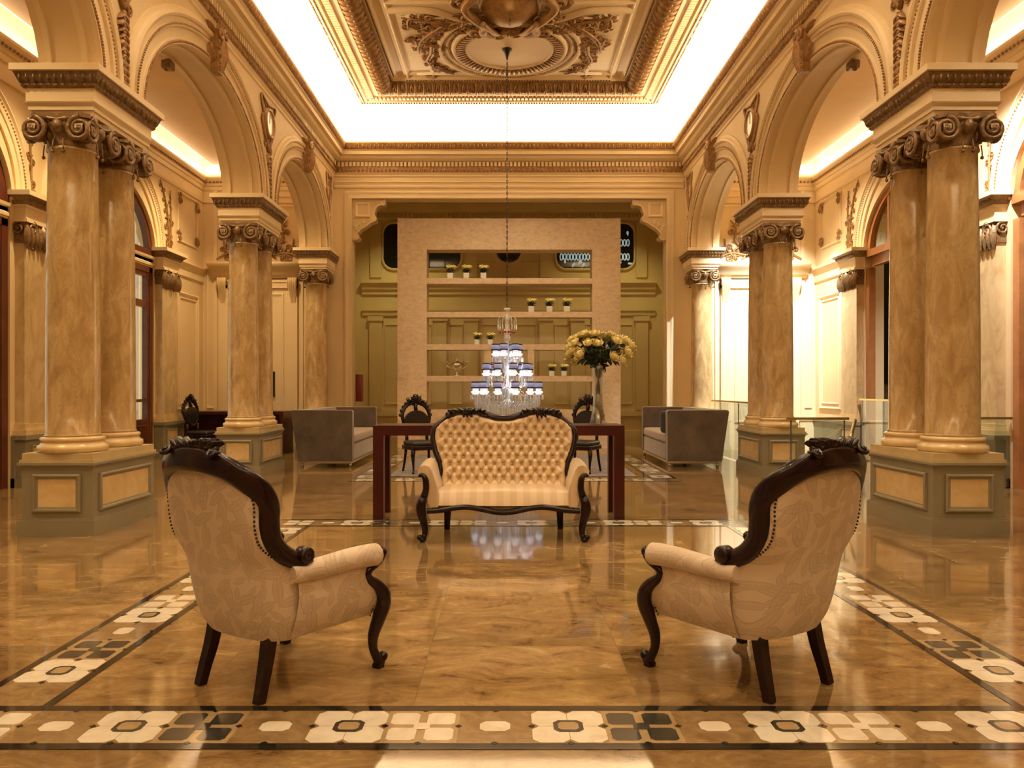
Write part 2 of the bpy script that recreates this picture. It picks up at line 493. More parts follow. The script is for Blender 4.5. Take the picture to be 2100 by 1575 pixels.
# crystal: bright clear pieces
m, nt, b = new_mat('cut_crystal')
b.inputs['Base Color'].default_value = (0.93, 0.94, 0.97, 1); b.inputs['Roughness'].default_value = 0.12
b.inputs['Transmission Weight'].default_value = 0.12; b.inputs['IOR'].default_value = 1.55
b.inputs['Coat Weight'].default_value = 0.5
M['crystal'] = m
# clear glass: transparent with a sharp reflection
def glass(name, tint=(0.93, 0.97, 0.94), refl=0.12):
    m = bpy.data.materials.new(name); m.use_nodes = True; nt = m.node_tree
    nt.nodes.clear()
    o = N(nt, 'ShaderNodeOutputMaterial'); tr = N(nt, 'ShaderNodeBsdfTransparent'); gl = N(nt, 'ShaderNodeBsdfGlossy')
    tr.inputs[0].default_value = (*tint, 1); gl.inputs['Roughness'].default_value = 0.02
    fr = N(nt, 'ShaderNodeLayerWeight', Blend=0.5); pw = N(nt, 'ShaderNodeMath', operation='POWER'); pw.inputs[1].default_value = 3.0
    ad = N(nt, 'ShaderNodeMath', operation='MULTIPLY_ADD'); ad.inputs[1].default_value = 0.6; ad.inputs[2].default_value = refl*0.5
    mx = N(nt, 'ShaderNodeMixShader')
    nt.links.new(fr.outputs['Facing'], pw.inputs[0]); nt.links.new(pw.outputs[0], ad.inputs[0]); nt.links.new(ad.outputs[0], mx.inputs[0])
    nt.links.new(tr.outputs[0], mx.inputs[1]); nt.links.new(gl.outputs[0], mx.inputs[2]); nt.links.new(mx.outputs[0], o.inputs[0])
    return m
M['glass'] = glass('clear_glass')
M['vaseglass'] = glass('bright_vase_glass', (0.97, 0.975, 0.96), 0.45)
M['greenglass'] = glass('green_tinted_glass', (0.93, 0.985, 0.955), 0.2)

# polished marble slabs of the floor
m, nt, b = new_mat('polished_floor_marble')
tc = N(nt, 'ShaderNodeTexCoord')
br = N(nt, 'ShaderNodeTexBrick', Scale=1.0)
br.offset = 0.0; br.squash = 1.0
br.inputs['Mortar Size'].default_value = 0.0025; br.inputs['Mortar Smooth'].default_value = 0.0
br.inputs['Brick Width'].default_value = 0.9; br.inputs['Row Height'].default_value = 0.9; br.inputs['Bias'].default_value = 0.0
br.inputs['Color1'].default_value = (0.0, 0.0, 0.0, 1); br.inputs['Color2'].default_value = (1, 1, 1, 1); br.inputs['Mortar'].default_value = (0.3, 0.3, 0.3, 1)
bo = N(nt, 'ShaderNodeMapping'); bo.inputs['Location'].default_value = (0.41, 0.71, 0)
nt.links.new(tc.outputs['Object'], bo.inputs[0]); nt.links.new(bo.outputs[0], br.inputs['Vector'])
# each slab gets its own part of the veining
add = N(nt, 'ShaderNodeVectorMath', operation='MULTIPLY_ADD')
add.inputs[1].default_value = (7.3, 3.1, 5.0)
nt.links.new(br.outputs['Color'], add.inputs[0]); nt.links.new(tc.outputs['Object'], add.inputs[2])
mp = N(nt, 'ShaderNodeMapping'); mp.inputs['Scale'].default_value = (1.0, 1.9, 1.0); mp.inputs['Rotation'].default_value = (0, 0, 0.16)
nt.links.new(add.outputs[0], mp.inputs[0])
nz = N(nt, 'ShaderNodeTexNoise', Scale=3.4, Detail=14.0, Roughness=0.76, Distortion=0.7)
nt.links.new(mp.outputs[0], nz.inputs['Vector'])
cr = N(nt, 'ShaderNodeValToRGB'); e = cr.color_ramp.elements
e[0].position, e[0].color = 0.33, (0.075, 0.036, 0.012, 1)
e[1].position, e[1].color = 0.72, (0.55, 0.37, 0.17, 1)
x = e.new(0.43); x.color = (0.215, 0.122, 0.043, 1)
x = e.new(0.58); x.color = (0.32, 0.20, 0.08, 1)
nt.links.new(nz.outputs['Fac'], cr.inputs[0])
hs = N(nt, 'ShaderNodeHueSaturation')
mr = N(nt, 'ShaderNodeMapRange'); mr.inputs['To Min'].default_value = 0.78; mr.inputs['To Max'].default_value = 1.22
nt.links.new(br.outputs['Color'], mr.inputs[0]); nt.links.new(mr.outputs[0], hs.inputs['Value']); nt.links.new(cr.outputs[0], hs.inputs['Color'])
mx = N(nt, 'ShaderNodeMixRGB'); mx.inputs[2].default_value = (0.22, 0.14, 0.06, 1)
nt.links.new(br.outputs['Fac'], mx.inputs[0]); nt.links.new(hs.outputs[0], mx.inputs[1])
nt.links.new(mx.outputs[0], b.inputs['Base Color'])
b.inputs['Roughness'].default_value = 0.07
b.inputs['Specular IOR Level'].default_value = 0.6
b.inputs['Coat Weight'].default_value = 0.22; b.inputs['Coat Roughness'].default_value = 0.03; b.inputs['Coat IOR'].default_value = 1.5
# slightly uneven polish
nb = N(nt, 'ShaderNodeTexNoise', Scale=1.3, Detail=2.0)
nt.links.new(tc.outputs['Object'], nb.inputs['Vector'])
bp = N(nt, 'ShaderNodeBump', Strength=0.05, Distance=0.02)
nt.links.new(nb.outputs['Fac'], bp.inputs['Height']); nt.links.new(bp.outputs[0], b.inputs['Normal']); nt.links.new(bp.outputs[0], b.inputs['Coat Normal'])
M['floor'] = m

# ivory leaf damask
def damask(name, c0, c1):
    m, nt, b = new_mat(name)
    def math_(op, x, y=None, z=None):
        n = N(nt, 'ShaderNodeMath', operation=op)
        for i, q in enumerate((x, y, z)):
            if q is None: continue
            if isinstance(q, (int, float)): n.inputs[i].default_value = q
            else: nt.links.new(q, n.inputs[i])
        return n.outputs[0]
    tc = N(nt, 'ShaderNodeTexCoord'); sp = N(nt, 'ShaderNodeSeparateXYZ'); nt.links.new(tc.outputs['Object'], sp.inputs[0])
    u = math_('MULTIPLY_ADD', sp.outputs[1], 0.75, sp.outputs[0])
    cb = N(nt, 'ShaderNodeCombineXYZ'); nt.links.new(u, cb.inputs[0]); nt.links.new(sp.outputs[2], cb.inputs[1])
    total = None
    for sc, off, ang0, spread in ((8.0, 0.0, 0.9, 1.4), (9.5, 5.3, -0.7, 1.6), (14.0, 11.7, 0.2, 3.0)):
        mp = N(nt, 'ShaderNodeMapping'); mp.inputs['Scale'].default_value = (sc, sc, sc); mp.inputs['Location'].default_value = (off, off*0.7, 0)
        nt.links.new(cb.outputs[0], mp.inputs[0])
        vo = N(nt, 'ShaderNodeTexVoronoi', Scale=1.0); vo.voronoi_dimensions = '2D'; vo.inputs['Randomness'].default_value = 0.75
        nt.links.new(mp.outputs[0], vo.inputs['Vector'])
        df = N(nt, 'ShaderNodeVectorMath', operation='SUBTRACT'); nt.links.new(mp.outputs[0], df.inputs[0]); nt.links.new(vo.outputs['Position'], df.inputs[1])
        sc_ = N(nt, 'ShaderNodeSeparateColor'); nt.links.new(vo.outputs['Color'], sc_.inputs[0])
        ang = math_('MULTIPLY_ADD', sc_.outputs[0], spread, ang0)
        vr = N(nt, 'ShaderNodeVectorRotate'); vr.rotation_type = 'Z_AXIS'; nt.links.new(df.outputs[0], vr.inputs['Vector']); nt.links.new(ang, vr.inputs['Angle'])
        s2 = N(nt, 'ShaderNodeSeparateXYZ'); nt.links.new(vr.outputs[0], s2.inputs[0])
        x = math_('DIVIDE', s2.outputs[0], 0.56); ay = math_('ABSOLUTE', s2.outputs[1])
        w = math_('MULTIPLY', math_('MAXIMUM', math_('SUBTRACT', 1.0, math_('MULTIPLY', x, x)), 0.0001), 0.20)
        d = math_('DIVIDE', ay, w)
        inside = math_('LESS_THAN', d, 1.0)
        edge = math_('GREATER_THAN', d, 0.80)
        rib = math_('LESS_THAN', ay, 0.012)
        val = math_('MULTIPLY', inside, math_('MAXIMUM', math_('MAXIMUM', edge, rib), 0.42))
        total = val if total is None else math_('MAXIMUM', total, val)
    mc = N(nt, 'ShaderNodeMixRGB'); mc.inputs[1].default_value = (*c0, 1); mc.inputs[2].default_value = (*c1, 1)
    nt.links.new(total, mc.inputs[0]); nt.links.new(mc.outputs[0], b.inputs['Base Color'])
    b.inputs['Roughness'].default_value = 0.62; b.inputs['Sheen Weight'].default_value = 0.2
    bp = N(nt, 'ShaderNodeBump', Strength=0.15, Distance=0.002); nt.links.new(total, bp.inputs['Height']); nt.links.new(bp.outputs[0], b.inputs['Normal'])
    return m
M['damask'] = damask('ivory_leaf_damask', (0.72, 0.575, 0.42), (0.55, 0.42, 0.275))
# striped satin
def satin(name, c0, c1, period):
    m, nt, b = new_mat(name)
    tc = N(nt, 'ShaderNodeTexCoord'); sp = N(nt, 'ShaderNodeSeparateXYZ'); nt.links.new(tc.outputs['Object'], sp.inputs[0])
    ml = N(nt, 'ShaderNodeMath', operation='MULTIPLY'); ml.inputs[1].default_value = 1.0/period; nt.links.new(sp.outputs[0], ml.inputs[0])
    fr = N(nt, 'ShaderNodeMath', operation='FRACT'); nt.links.new(ml.outputs[0], fr.inputs[0])
    r = N(nt, 'ShaderNodeValToRGB'); e = r.color_ramp.elements
    e[0].position, e[0].color = 0.45, (*c0, 1); e[1].position, e[1].color = 0.5, (*c1, 1)
    nt.links.new(fr.outputs[0], r.inputs[0]); nt.links.new(r.outputs[0], b.inputs['Base Color'])
    b.inputs['Roughness'].default_value = 0.38; b.inputs['Sheen Weight'].default_value = 0.3
    return m
M['satin'] = satin('striped_cream_satin', (0.70, 0.52, 0.31), (0.61, 0.44, 0.25), 0.11)
M['satin_back'] = satin('tufted_cream_satin', (0.70, 0.51, 0.30), (0.66, 0.475, 0.27), 0.11)
# travertine of the shelf wall
m, nt, b = new_mat('travertine')
tc = N(nt, 'ShaderNodeTexCoord'); mp = N(nt, 'ShaderNodeMapping'); mp.inputs['Scale'].default_value = (3.5, 3.5, 6.0)
nt.links.new(tc.outputs['Object'], mp.inputs[0])
nz = N(nt, 'ShaderNodeTexNoise', Scale=2.2, Detail=12.0, Roughness=0.75, Distortion=0.6); nt.links.new(mp.outputs[0], nz.inputs['Vector'])
cr = N(nt, 'ShaderNodeValToRGB'); e = cr.color_ramp.elements
e[0].position, e[0].color = 0.30, (0.48, 0.33, 0.19, 1); e[1].position, e[1].color = 0.72, (0.80, 0.62, 0.41, 1)
x = e.new(0.48); x.color = (0.67, 0.49, 0.30, 1)
nt.links.new(nz.outputs['Fac'], cr.inputs[0]); nt.links.new(cr.outputs[0], b.inputs['Base Color']); b.inputs['Roughness'].default_value = 0.5
M['travertine'] = m
# ------------------------------------------------------------------ the room
WX = 6.28                      # aisle outer walls
AX0, AX1 = 3.60, 4.12          # arcade wall inner and outer face
PIERS = [7.2, 11.58, 15.72]
ARCHES = [(-3.75, 1.79), (0.63, 1.79), (5.01, 1.79), (9.39, 1.79), (13.65, 1.66)]
A_SPR, A_RISE = 4.0, 1.16
W_BAYS = [(-3.7, 1.49), (0.3, 1.49), (4.3, 1.49), (8.3, 1.49), (12.3, 1.49)]
W_SPR, W_RISE = 3.62, 1.12

fl = MB(); fl.add([(-9.5, -7, 0), (9.5, -7, 0), (9.5, 21, 0), (-9.5, 21, 0)], [(0, 1, 2, 3)])
floor = struct('floor', fl, M['floor'], 'polished honey and brown marble slab floor')

def arched_wall(mb, x0, x1, zb, zs, rise, zt, bays, y0, y1, n=22, mat=0):
    """wall slab between x0 and x1 along Y with arched openings; zb = bottom of the openings' jambs"""
    ys = [y0]
    for c, a in bays: ys += [c - a, c + a]
    ys.append(y1)
    for i in range(0, len(ys), 2):
        if ys[i+1] - ys[i] > 1e-3: mb.box(min(x0, x1), max(x0, x1), ys[i], ys[i+1], zb, zt, mat)
    for c, a in bays:
        pts = [(c - a*math.cos(PI*k/n), zs + rise*math.sin(PI*k/n)) for k in range(n + 1)]
        for x in (x0, x1):
            mb.grid([[(x, y, z) for y, z in pts], [(x, y, zt) for y, z in pts]], mat, False)
        mb.grid([[(x0, y, z) for y, z in pts], [(x1, y, z) for y, z in pts]], mat, True)
        mb.add([(x0, c-a, zt), (x1, c-a, zt), (x1, c+a, zt), (x0, c+a, zt)], [(0, 1, 2, 3)], mat)

for s, nm in ((-1, 'left'), (1, 'right')):
    mb = MB(); arched_wall(mb, -AX0, -AX1, A_SPR, A_SPR, A_RISE, 6.15, ARCHES, HY0, HY1)
    if s > 0: mb.mirx()
    struct('wall_%s_arcade' % nm, mb, M['wall'])
    mb = MB(); arched_wall(mb, -WX, -WX - 0.34, 0, W_SPR, W_RISE, 6.1, W_BAYS, HY0, HY1)
    if s > 0: mb.mirx()
    struct('wall_%s' % nm, mb, M['wall'])

# back wall with the wide square opening
mb = MB()
mb.box(-WX - 0.3, -3.22, 16.0, 16.3, 0, 6.15); mb.box(3.22, WX + 0.3, 16.0, 16.3, 0, 6.15); mb.box(-3.22, 3.22, 16.0, 16.3, 5.14, 6.15)
struct('wall_back', mb, M['wall'])
mb = MB(); mb.box(-WX - 0.3, WX + 0.3, HY0 - 0.2, HY0, 0, 6.15)
struct('wall_front', mb, M['wall'])

# hall ceiling: white cove and flat, lit by the strips
prof = [(3.62, 6.10), (3.62, 6.45)] + [(3.62 - 0.5*(1-math.cos(PI/2*k/8)), 6.45 + 0.5*math.sin(PI/2*k/8)) for k in range(1, 9)]
rows = []
for x, z in prof:
    d = 3.62 - x
    rows.append([(-x, HY0 - 0.02 + d, z), (x, HY0 - 0.02 + d, z), (x, 16.02 - d, z), (-x, 16.02 - d, z)])
mb = MB(); mb.grid(rows, 0, False, closed=True)
x, z = prof[-1]; d = 3.62 - x
mb.add([(-x, HY0 - 0.02 + d, z), (x, HY0 - 0.02 + d, z), (x, 16.02 - d, z), (-x, 16.02 - d, z)], [(0, 1, 2, 3)])
struct('ceiling', mb, M['cove'], 'white coved hall ceiling washed by hidden strip lights')
# aisle ceilings: a lowered plaster field with a lit slot around it
for s, nm in ((-1, 'left'), (1, 'right')):
    mb = MB()
    mb.box(-WX - 0.02, -AX1 + 0.02, HY0, 16.02, 5.98, 6.02)
    if s > 0: mb.mirx()
    struct('ceiling_%s_aisle' % nm, mb, M['cove'])
    mb = MB(); mb.box(-WX + 0.36, -AX1, HY0 + 0.4, 15.56, 5.72, 5.78)
    if s > 0: mb.mirx()
    struct('ceiling_%s_lowered' % nm, mb, M['aisle_ceiling'])

TRIM = [0]
def trim(mb, mats, label=None, parent=None):
    TRIM[0] += 1
    return struct('trim_%d' % TRIM[0], mb, mats, label, parent)

# hall cornice: profile (inward, z), dentils and gilt band, mitred into the corners
def cornice_rows(mb, prof, x, y0, y1, mat=0, sides='lrb'):
    """profile swept round left, back and right walls"""
    rows = []
    for o, z in prof:
        rows.append([(-x + o, y0, z), (-x + o, y1 - o, z), (x - o, y1 - o, z), (x - o, y0, z)])
    mb.grid(rows, mat, False)
mb = MB()
cornice_rows(mb, [(0, 5.58), (0.02, 5.60), (0.02, 5.63), (0.045, 5.66), (0.05, 5.88), (0.10, 5.90), (0.15, 5.93), (0.17, 5.98), (0.23, 5.99), (0.235, 6.06), (0.25, 6.07), (0.255, 6.075), (0.30, 6.20), (0.305, 6.225), (0.28, 6.225), (0.26, 6.12), (0.0, 6.12)], 3.60, HY0, 16.0)
cornice_rows(mb, [(0, 5.36), (0.025, 5.365), (0.03, 5.40), (0.012, 5.42), (0.0, 5.42)], 3.60, 15.95, 16.0)
cornice_rows(mb, [(0, 5.47), (0.02, 5.475), (0.02, 5.50), (0.0, 5.51)], 3.60, 15.95, 16.0)
hall_cornice = trim(mb, M['trim'], 'cream cornice round the hall below the lit cove')
def run_frames():
    yield frame((-3.60, 0, 0), (0, 1, 0), (0, 0, 1)), HY0 + 4, 15.9      # left, u = +y
    yield frame((0, 16.0, 0), (1, 0, 0), (0, 0, 1)), -3.5, 3.5         # back
    yield frame((3.60, 0, 0), (0, -1, 0), (0, 0, 1)), -15.9, -(HY0 + 4)  # right
dm, gm = MB(), MB()
for F, a0, a1 in run_frames():
    a = a0
    while a < a1:
        for (z0, z1, w, h0, h1) in ((5.785, 5.875, 0.048, 0.045, 0.085),):
            v = [P(F, p, q, r) for r in (h0, h1) for p, q in ((a, z0), (a+w, z0), (a+w, z1), (a, z1))]
            dm.add(v, [(4, 5, 6, 7), (0, 1, 5, 4), (1, 2, 6, 5), (2, 3, 7, 6), (3, 0, 4, 7)], 0)
        bead(dm, F, a + 0.024, 5.715, 0.034, 0.045, 1, (0.8, 1.2))
        a += 0.08
    # gilt leaf band along the lip
    a = a0
    Fl = (F[0], F[1], (F[2]*0.125 + F[3]*0.045).normalized(), F[1].cross((F[2]*0.125 + F[3]*0.045).normalized()))
    G = (Vector(P(F, 0, 6.08, 0.258)), Fl[1], Fl[2], Fl[3])
    while a < a1:
        leaf(gm, G, a, 0.012, 0.105, 0.026, PI/2, 0, 0.02, 0, 0.0)
        bead(gm, G, a + 0.04, 0.03, 0.014, 0, 0)
        bead(gm, G, a + 0.04, 0.10, 0.012, 0, 0)
        a += 0.08
mb = MB(); cornice_rows(mb, [(0.257, 6.078), (0.302, 6.195)], 3.599, HY0, 16.0)
gm.merge(mb)
build('dentil_band', dm, [M['trim'], M['gilt']], hall_cornice)
build('gilt_leaf_band', gm, M['gilt'], hall_cornice)
mb = MB(); cornice_rows(mb, [(0.047, 5.665), (0.052, 5.88)], 3.60, HY0, 16.0)  # gilt egg band ground, carried up to paint shade between the dentils
build('egg_ground_and_gap_shade', mb, M['gilt'], hall_cornice)

# aisle cornices
for s in (-1, 1):
    mb = MB(); gm = MB()
    def rr(prof, mat=0, m=mb):
        rows = [[(-WX + o, HY0, z), (-WX + o, 16.0 - o, z), (-AX1, 16.0 - o, z)] for o, z in prof]
        m.grid(rows, mat, False)
    rr([(0, 5.30), (0.02, 5.31), (0.03, 5.36), (0.03, 5.38), (0.05, 5.40), (0.055, 5.44), (0.12, 5.53), (0.13, 5.56), (0.10, 5.56), (0.09, 5.50), (0, 5.50)])
    rr([(0, 5.05), (0.02, 5.055), (0.025, 5.09), (0, 5.10)])
    if s < 0: F = frame((-WX, 0, 0), (0, 1, 0), (0, 0, 1))
    else: F = frame((-WX, 0, 0), (0, 1, 0), (0, 0, 1))
    a = 0.0
    while a < 15.9:
        bead(gm, F, a, 5.475, 0.03, 0.075, 0, (0.9, 1.0)); a += 0.075
    F2 = frame((0, 16.0, 0), (1, 0, 0), (0, 0, 1)); a = -WX + 0.1
    while a < -AX1:
        bead(gm, F2, a, 5.475, 0.03, 0.075, 0, (0.9, 1.0)); a += 0.075
    if s > 0: mb.mirx(); gm.mirx()
    t = trim(mb, M['trim'])
    build('bead_band', gm, M['gilt'], t)

# archivolts on the arcade face (hall side) and ribs on the soffits
FL = frame((-AX0, 0, 0), (0, 1, 0), (0, 0, 1))
for s in (-1, 1):
    for c, a in ARCHES[2:]:
        mb = MB(); bm_ = MB()
        path = ring(40, a, A_RISE, c, A_SPR, 0, PI)
        mb.sweep(path, [(0.0, -0.02), (0.0, 0.035), (0.05, 0.04), (0.05, 0.025), (0.065, 0.02), (0.16, 0.025), (0.17, 0.05), (0.19, 0.06), (0.205, 0.05), (0.21, 0.025), (0.27, 0.03), (0.275, 0.055), (0.30, 0.07), (0.33, 0.06), (0.345, 0.03), (0.385, 0.02), (0.39, -0.01)], FL, 0)
        # soffit ribs
        for w0, w1 in ((0.08, 0.13), (0.39, 0.44)):
            rows = []
            for (y, z, ny, nz_) in path:
                rows.append([(-AX0 - w0, y, z), (-AX0 - w0, y - ny*0.03, z - nz_*0.03), (-AX0 - w1, y - ny*0.03, z - nz_*0.03), (-AX0 - w1, y, z)])
            mb.grid(rows, 0, False)
        L = ring(150, a + 0.025, A_RISE + 0.025, c, A_SPR, 0.02, PI - 0.02)
        for y, z, ny, nz_ in L[::1]:
            bead(bm_, FL, y, z, 0.017, 0.036, 0)
        L = ring(130, a + 0.20, A_RISE + 0.20, c, A_SPR, 0.02, PI - 0.02)
        for y, z, ny, nz_ in L:
            bead(bm_, FL, y, z, 0.015, 0.052, 0)
        if s > 0: mb.mirx(); bm_.mirx()
        t = trim(mb, M['trim'])
        build('bead_molding', bm_, M['gilt'], t)

# carved keystones on the crowns of the arches
def keystone_mesh():
    k = MB(); F = frame((0, 0, 0), (0, 1, 0), (0, 0, 1)); r = random.Random(5)
    k.prism([(-0.07, -0.06), (0.07, -0.06), (0.11, 0.44), (-0.11, 0.44)], F, 0.0, 0.09)
    for sg in (-1, 1):
        spiral(k, F, sg*0.07, 0.40, 0.075, 1.5, 0.026, sg, PI/2, 0.10)
        spiral(k, F, sg*0.045, 0.02, 0.05, 1.4, 0.02, -sg, -PI/2, 0.07)
        for i in range(5):
            leaf(k, F, sg*0.02, 0.10 + 0.07*i, 0.13, 0.028, PI/2 - sg*(0.7 + 0.3*(i % 2)), 0.07, 0.04, 0, sg*0.3)
        leaf(k, F, sg*0.06, 0.06, 0.20, 0.035, PI/2 + -sg*1.3, 0.02, 0.05, 0, sg*0.6); leaf(k, F, sg*0.10, 0.38, 0.20, 0.04, PI/2 + -sg*0.9, 0.02, 0.05, 0, -sg*0.3)
    leaf(k, F, 0, 0.38, 0.42, 0.05, -PI/2, 0.09, 0.07, 0, 0)
    bead(k, F, 0, 0.45, 0.05, 0.09)
    return k
ks = None
for s, side in ((-1, 'left'), (1, 'right')):
    for c, a in ARCHES[3:]:
        which = 'wide middle arch' if a > 1.7 else 'narrower far arch'
        lab = 'carved gilt acanthus keystone on the %s of the %s arcade' % (which, side)
        if ks is None:
            ks = tag(build('keystone_ornament', keystone_mesh(), M['gilt']), lab, 'keystone', 'carved keystones of the arcades'); o = ks
        else: o = dup(ks, label=lab)
        o.location = (s*(AX0 - 0.02), c, A_SPR + A_RISE - 0.06); o.rotation_euler = (0, 0, 0 if s < 0 else PI)

# spandrel ornaments over the piers: frame, round white medallion, hanging garland
def spandrel_parts(small=False):
    F = frame((0, 0, 0), (0, 1, 0), (0, 0, 1)); r = random.Random(11)
    k = MB()
    pol = [(0, -0.36), (0.16, -0.16), (0.30, 0.05), (0.26, 0.12), (0.20, 0.14), (0.34, 0.36), (0.30, 0.40), (0, 0.33)]
    path = pol + [(-a, b) for a, b in reversed(pol[1:-1])] + [pol[0]]
    k.tube([P(F, a, b, 0.015) for a, b in path], 0.022, 5, up=F[3])
    for sg in (-1, 1):
        acanthus(k, F, [(sg*0.05, -0.30), (sg*0.14, -0.10), (sg*0.2, 0.1), (sg*0.26, 0.32)], 0.11, 0, 0.0, r)
        acanthus(k, F, [(0, 0.26), (sg*0.10, 0.30), (sg*0.20, 0.34)], 0.09, 0, 0.0, r)
    g = MB()
    for i in range(12):
        z = -0.40 - 0.062*i
        w = 0.05 + 0.03*math.sin(i*1.9) + (0.035 if i > 6 else 0)
        leaf(g, F, 0, z, 0.12, w*0.6, -PI/2 + 0.6, 0, 0.04, 0, 0.2); leaf(g, F, 0, z, 0.12, w*0.6, -PI/2 - 0.6, 0, 0.04, 0, -0.2)
        bead(g, F, r.uniform(-w, w)*0.7, z - 0.03, 0.028, 0.01)
        bead(g, F, 0, z, 0.024, 0.02)
    m_ = MB(); pth = ring(28, 0.20, 0.20, 0, 0.06)
    m_.sweep(pth, [(-0.2, 0.035), (-0.02, 0.035)], F, 0, True)
    rim = MB(); rim.sweep(pth, [(-0.03, 0.03), (-0.02, 0.055), (0.0, 0.065), (0.02, 0.055), (0.03, 0.0)], F, 0, True)
    hand = MB(); hand.prism([(-0.008, 0.06), (0.008, 0.06), (0.004, 0.2), (-0.004, 0.2)], F, 0.036, 0.042)
    return k, g, m_, rim, hand
so = None
for s, side in ((-1, 'left'), (1, 'right')):
    for py_, nm in ((7.2, 'nearest'), (11.58, 'middle')):
        lab = 'gilt spandrel ornament with white round medallion above the %s %s column pair' % (nm, side)
        if so is None:
            k, g, m_, rim, hand = spandrel_parts()
            so = thing('spandrel_ornament', lab, 'wall ornament', (0, 0, 0), 0, 'medallion ornaments between the arches')
            build('carved_frame', k, M['gilt'], so); build('garland', g, M['gilt'], so)
            md = build('medallion', m_, M['clockface'], so); build('medallion_rim', rim, M['gilt'], md); build('pointer', hand, M['bronze'], md)
            o = so
        else: o = dup(so, label=lab)
        o.location = (s*(AX0 - 0.002), py_, 5.12); o.rotation_euler = (0, 0, 0 if s < 0 else PI)
k, g, m_, rim, hand = spandrel_parts(); k2 = MB().merge(k).merge(g)
ho = None
for s, side in ((-1, 'left'), (1, 'right')):
    for y in (15.72,):
        kk = MB()
        b0 = [i for i in range(len(k2.v))]
        kk.merge(k2, Matrix.Translation((s*(AX0 - 0.002), 15.52, 5.12)) @ Matrix.Rotation(0 if s < 0 else PI, 4, 'Z') @ Matrix.Diagonal((1, 0.62, 1, 1)))
        tag(build('spandrel_carving', kk, M['gilt']), 'slim gilt carving in the far corner spandrel of the %s arcade' % side, 'wall ornament')

# ------------------------------------------------------------------ column pairs
def volute_capital(cx, cy, zb, zt, hw=0.25):
    """Ionic capital with four corner volutes round (cx,cy)"""
    m_ = MB(); h = zt - zb
    m_.lathe([(0.195, zb), (0.205, zb + 0.02), (0.20, zb + 0.04), (0.215, zb + 0.10), (0.25, zb + 0.17), (0.255, zb + 0.21), (0.20, zb + 0.24)], 24, (cx, cy))
    ab = []
    for q in range(4):
        a0 = q*PI/2 + PI/4
        for k in range(5):
            t = (k - 2) / 2.0
            a = a0 + PI/4 + t*PI/4*0.86
            rr_ = hw*1.26 - (1 - abs(t))**1.3*hw*0.36
            rr_ = rr_ if abs(t) < 1 else hw*1.33
            ab.append((rr_*math.cos(a), rr_*math.sin(a)))
    Fz = frame((cx, cy, 0), (1, 0, 0), (0, 1, 0))
    m_.prism(ab, Fz, zt - 0.045, zt - 0.005)
    m_.prism([(x*0.94, y*0.94) for x, y in ab], Fz, zt - 0.075, zt - 0.045)
    zc = zt - 0.145; R = 0.10
    for (ux, uy) in ((1, 0), (-1, 0), (0, 1), (0, -1)):
        # face with outward normal (ux,uy)
        F = frame((cx + ux*(hw - 0.015), cy + uy*(hw - 0.015), 0), (-uy, ux, 0), (0, 0, 1))
        for sg in (-1, 1):
            F2 = F
            cc = sg*(hw - 0.055)
            spiral(m_, F2, cc, zc, R*0.98, 2.2, 0.024, sg, PI/2, 0.012, 0, 6, 14)
            # disc body behind the volute
            rows = []
            for hh, rr_ in ((-0.07, R*0.90), (0.0, R*0.92), (0.0, R*0.90), (-0.004, 0.0)):
                rows.append([P(F2, cc + rr_*math.cos(2*PI*j/16), zc + rr_*math.sin(2*PI*j/16), hh) for j in range(16)])
            m_.grid(rows, 0, False, closed=True)
            leaf(m_, F, sg*0.10, zc + 0.06, 0.09, 0.03, PI/2 + sg*0.2 + PI, 0.01, 0.03, 0, 0)
            m_.tube([P(F, sg*0.04, zb + 0.06, -0.005), P(F, sg*0.045, zb + 0.0, 0.0), P(F, sg*0.045, zb - 0.04, 0.002)], 0.006, 4)
            m_.merge(MB().ball(P(F, sg*0.045, zb - 0.05, 0.0), 0.017, 6, 4))
        m_.merge(MB().ball(P(F, 0, zc + 0.035, -0.01), (0.055, 0.055, 0.065), 10, 6))
        m_.tube([P(F, t_*0.12, zt - 0.065 + 0.02*abs(t_), 0.01) for t_ in (-1, -0.5, 0, 0.5, 1)], 0.02, 5)
        for k in range(5):
            t = (k - 2)
            leaf(m_, F, t*0.05, zb + 0.15, 0.10, 0.028, -PI/2, -0.06, 0.03, 0, 0)
    return m_
def column_parts(cx, cy, root, r0=0.217, r1=0.195, zb=0.70, zt=3.60):
    sh = MB(); prof = [(r0 + 0.02, zb + 0.13), (r0 + 0.004, zb + 0.155)]
    for i in range(9):
        t = i/8; prof.append((r0 + (r1 - r0)*t + 0.006*math.sin(PI*t), lerp(zb + 0.16, zt - 0.30, t)))
    prof += [(r1 + 0.012, zt - 0.295), (r1 + 0.016, zt - 0.28), (r1, zt - 0.265)]
    sh.lathe(prof, 40, (cx, cy))
    so_ = build('shaft', sh, M['column'], root)
    bs = MB(); R = r0 + 0.06
    bs.lathe([(R - 0.01, zb), (R + 0.002, zb + 0.01), (R + 0.006, zb + 0.035), (R, zb + 0.06), (R - 0.018, zb + 0.066), (R - 0.022, zb + 0.075), (R - 0.032, zb + 0.09), (R - 0.028, zb + 0.096), (R - 0.02, zb + 0.10), (R - 0.02, zb + 0.122), (R - 0.035, zb + 0.132), (r0, zb + 0.14)], 40, (cx, cy))
    build('base', bs, M['panel'], so_)
    build('capital', volute_capital(cx, cy, zt - 0.28, zt), M['bronze'], so_)
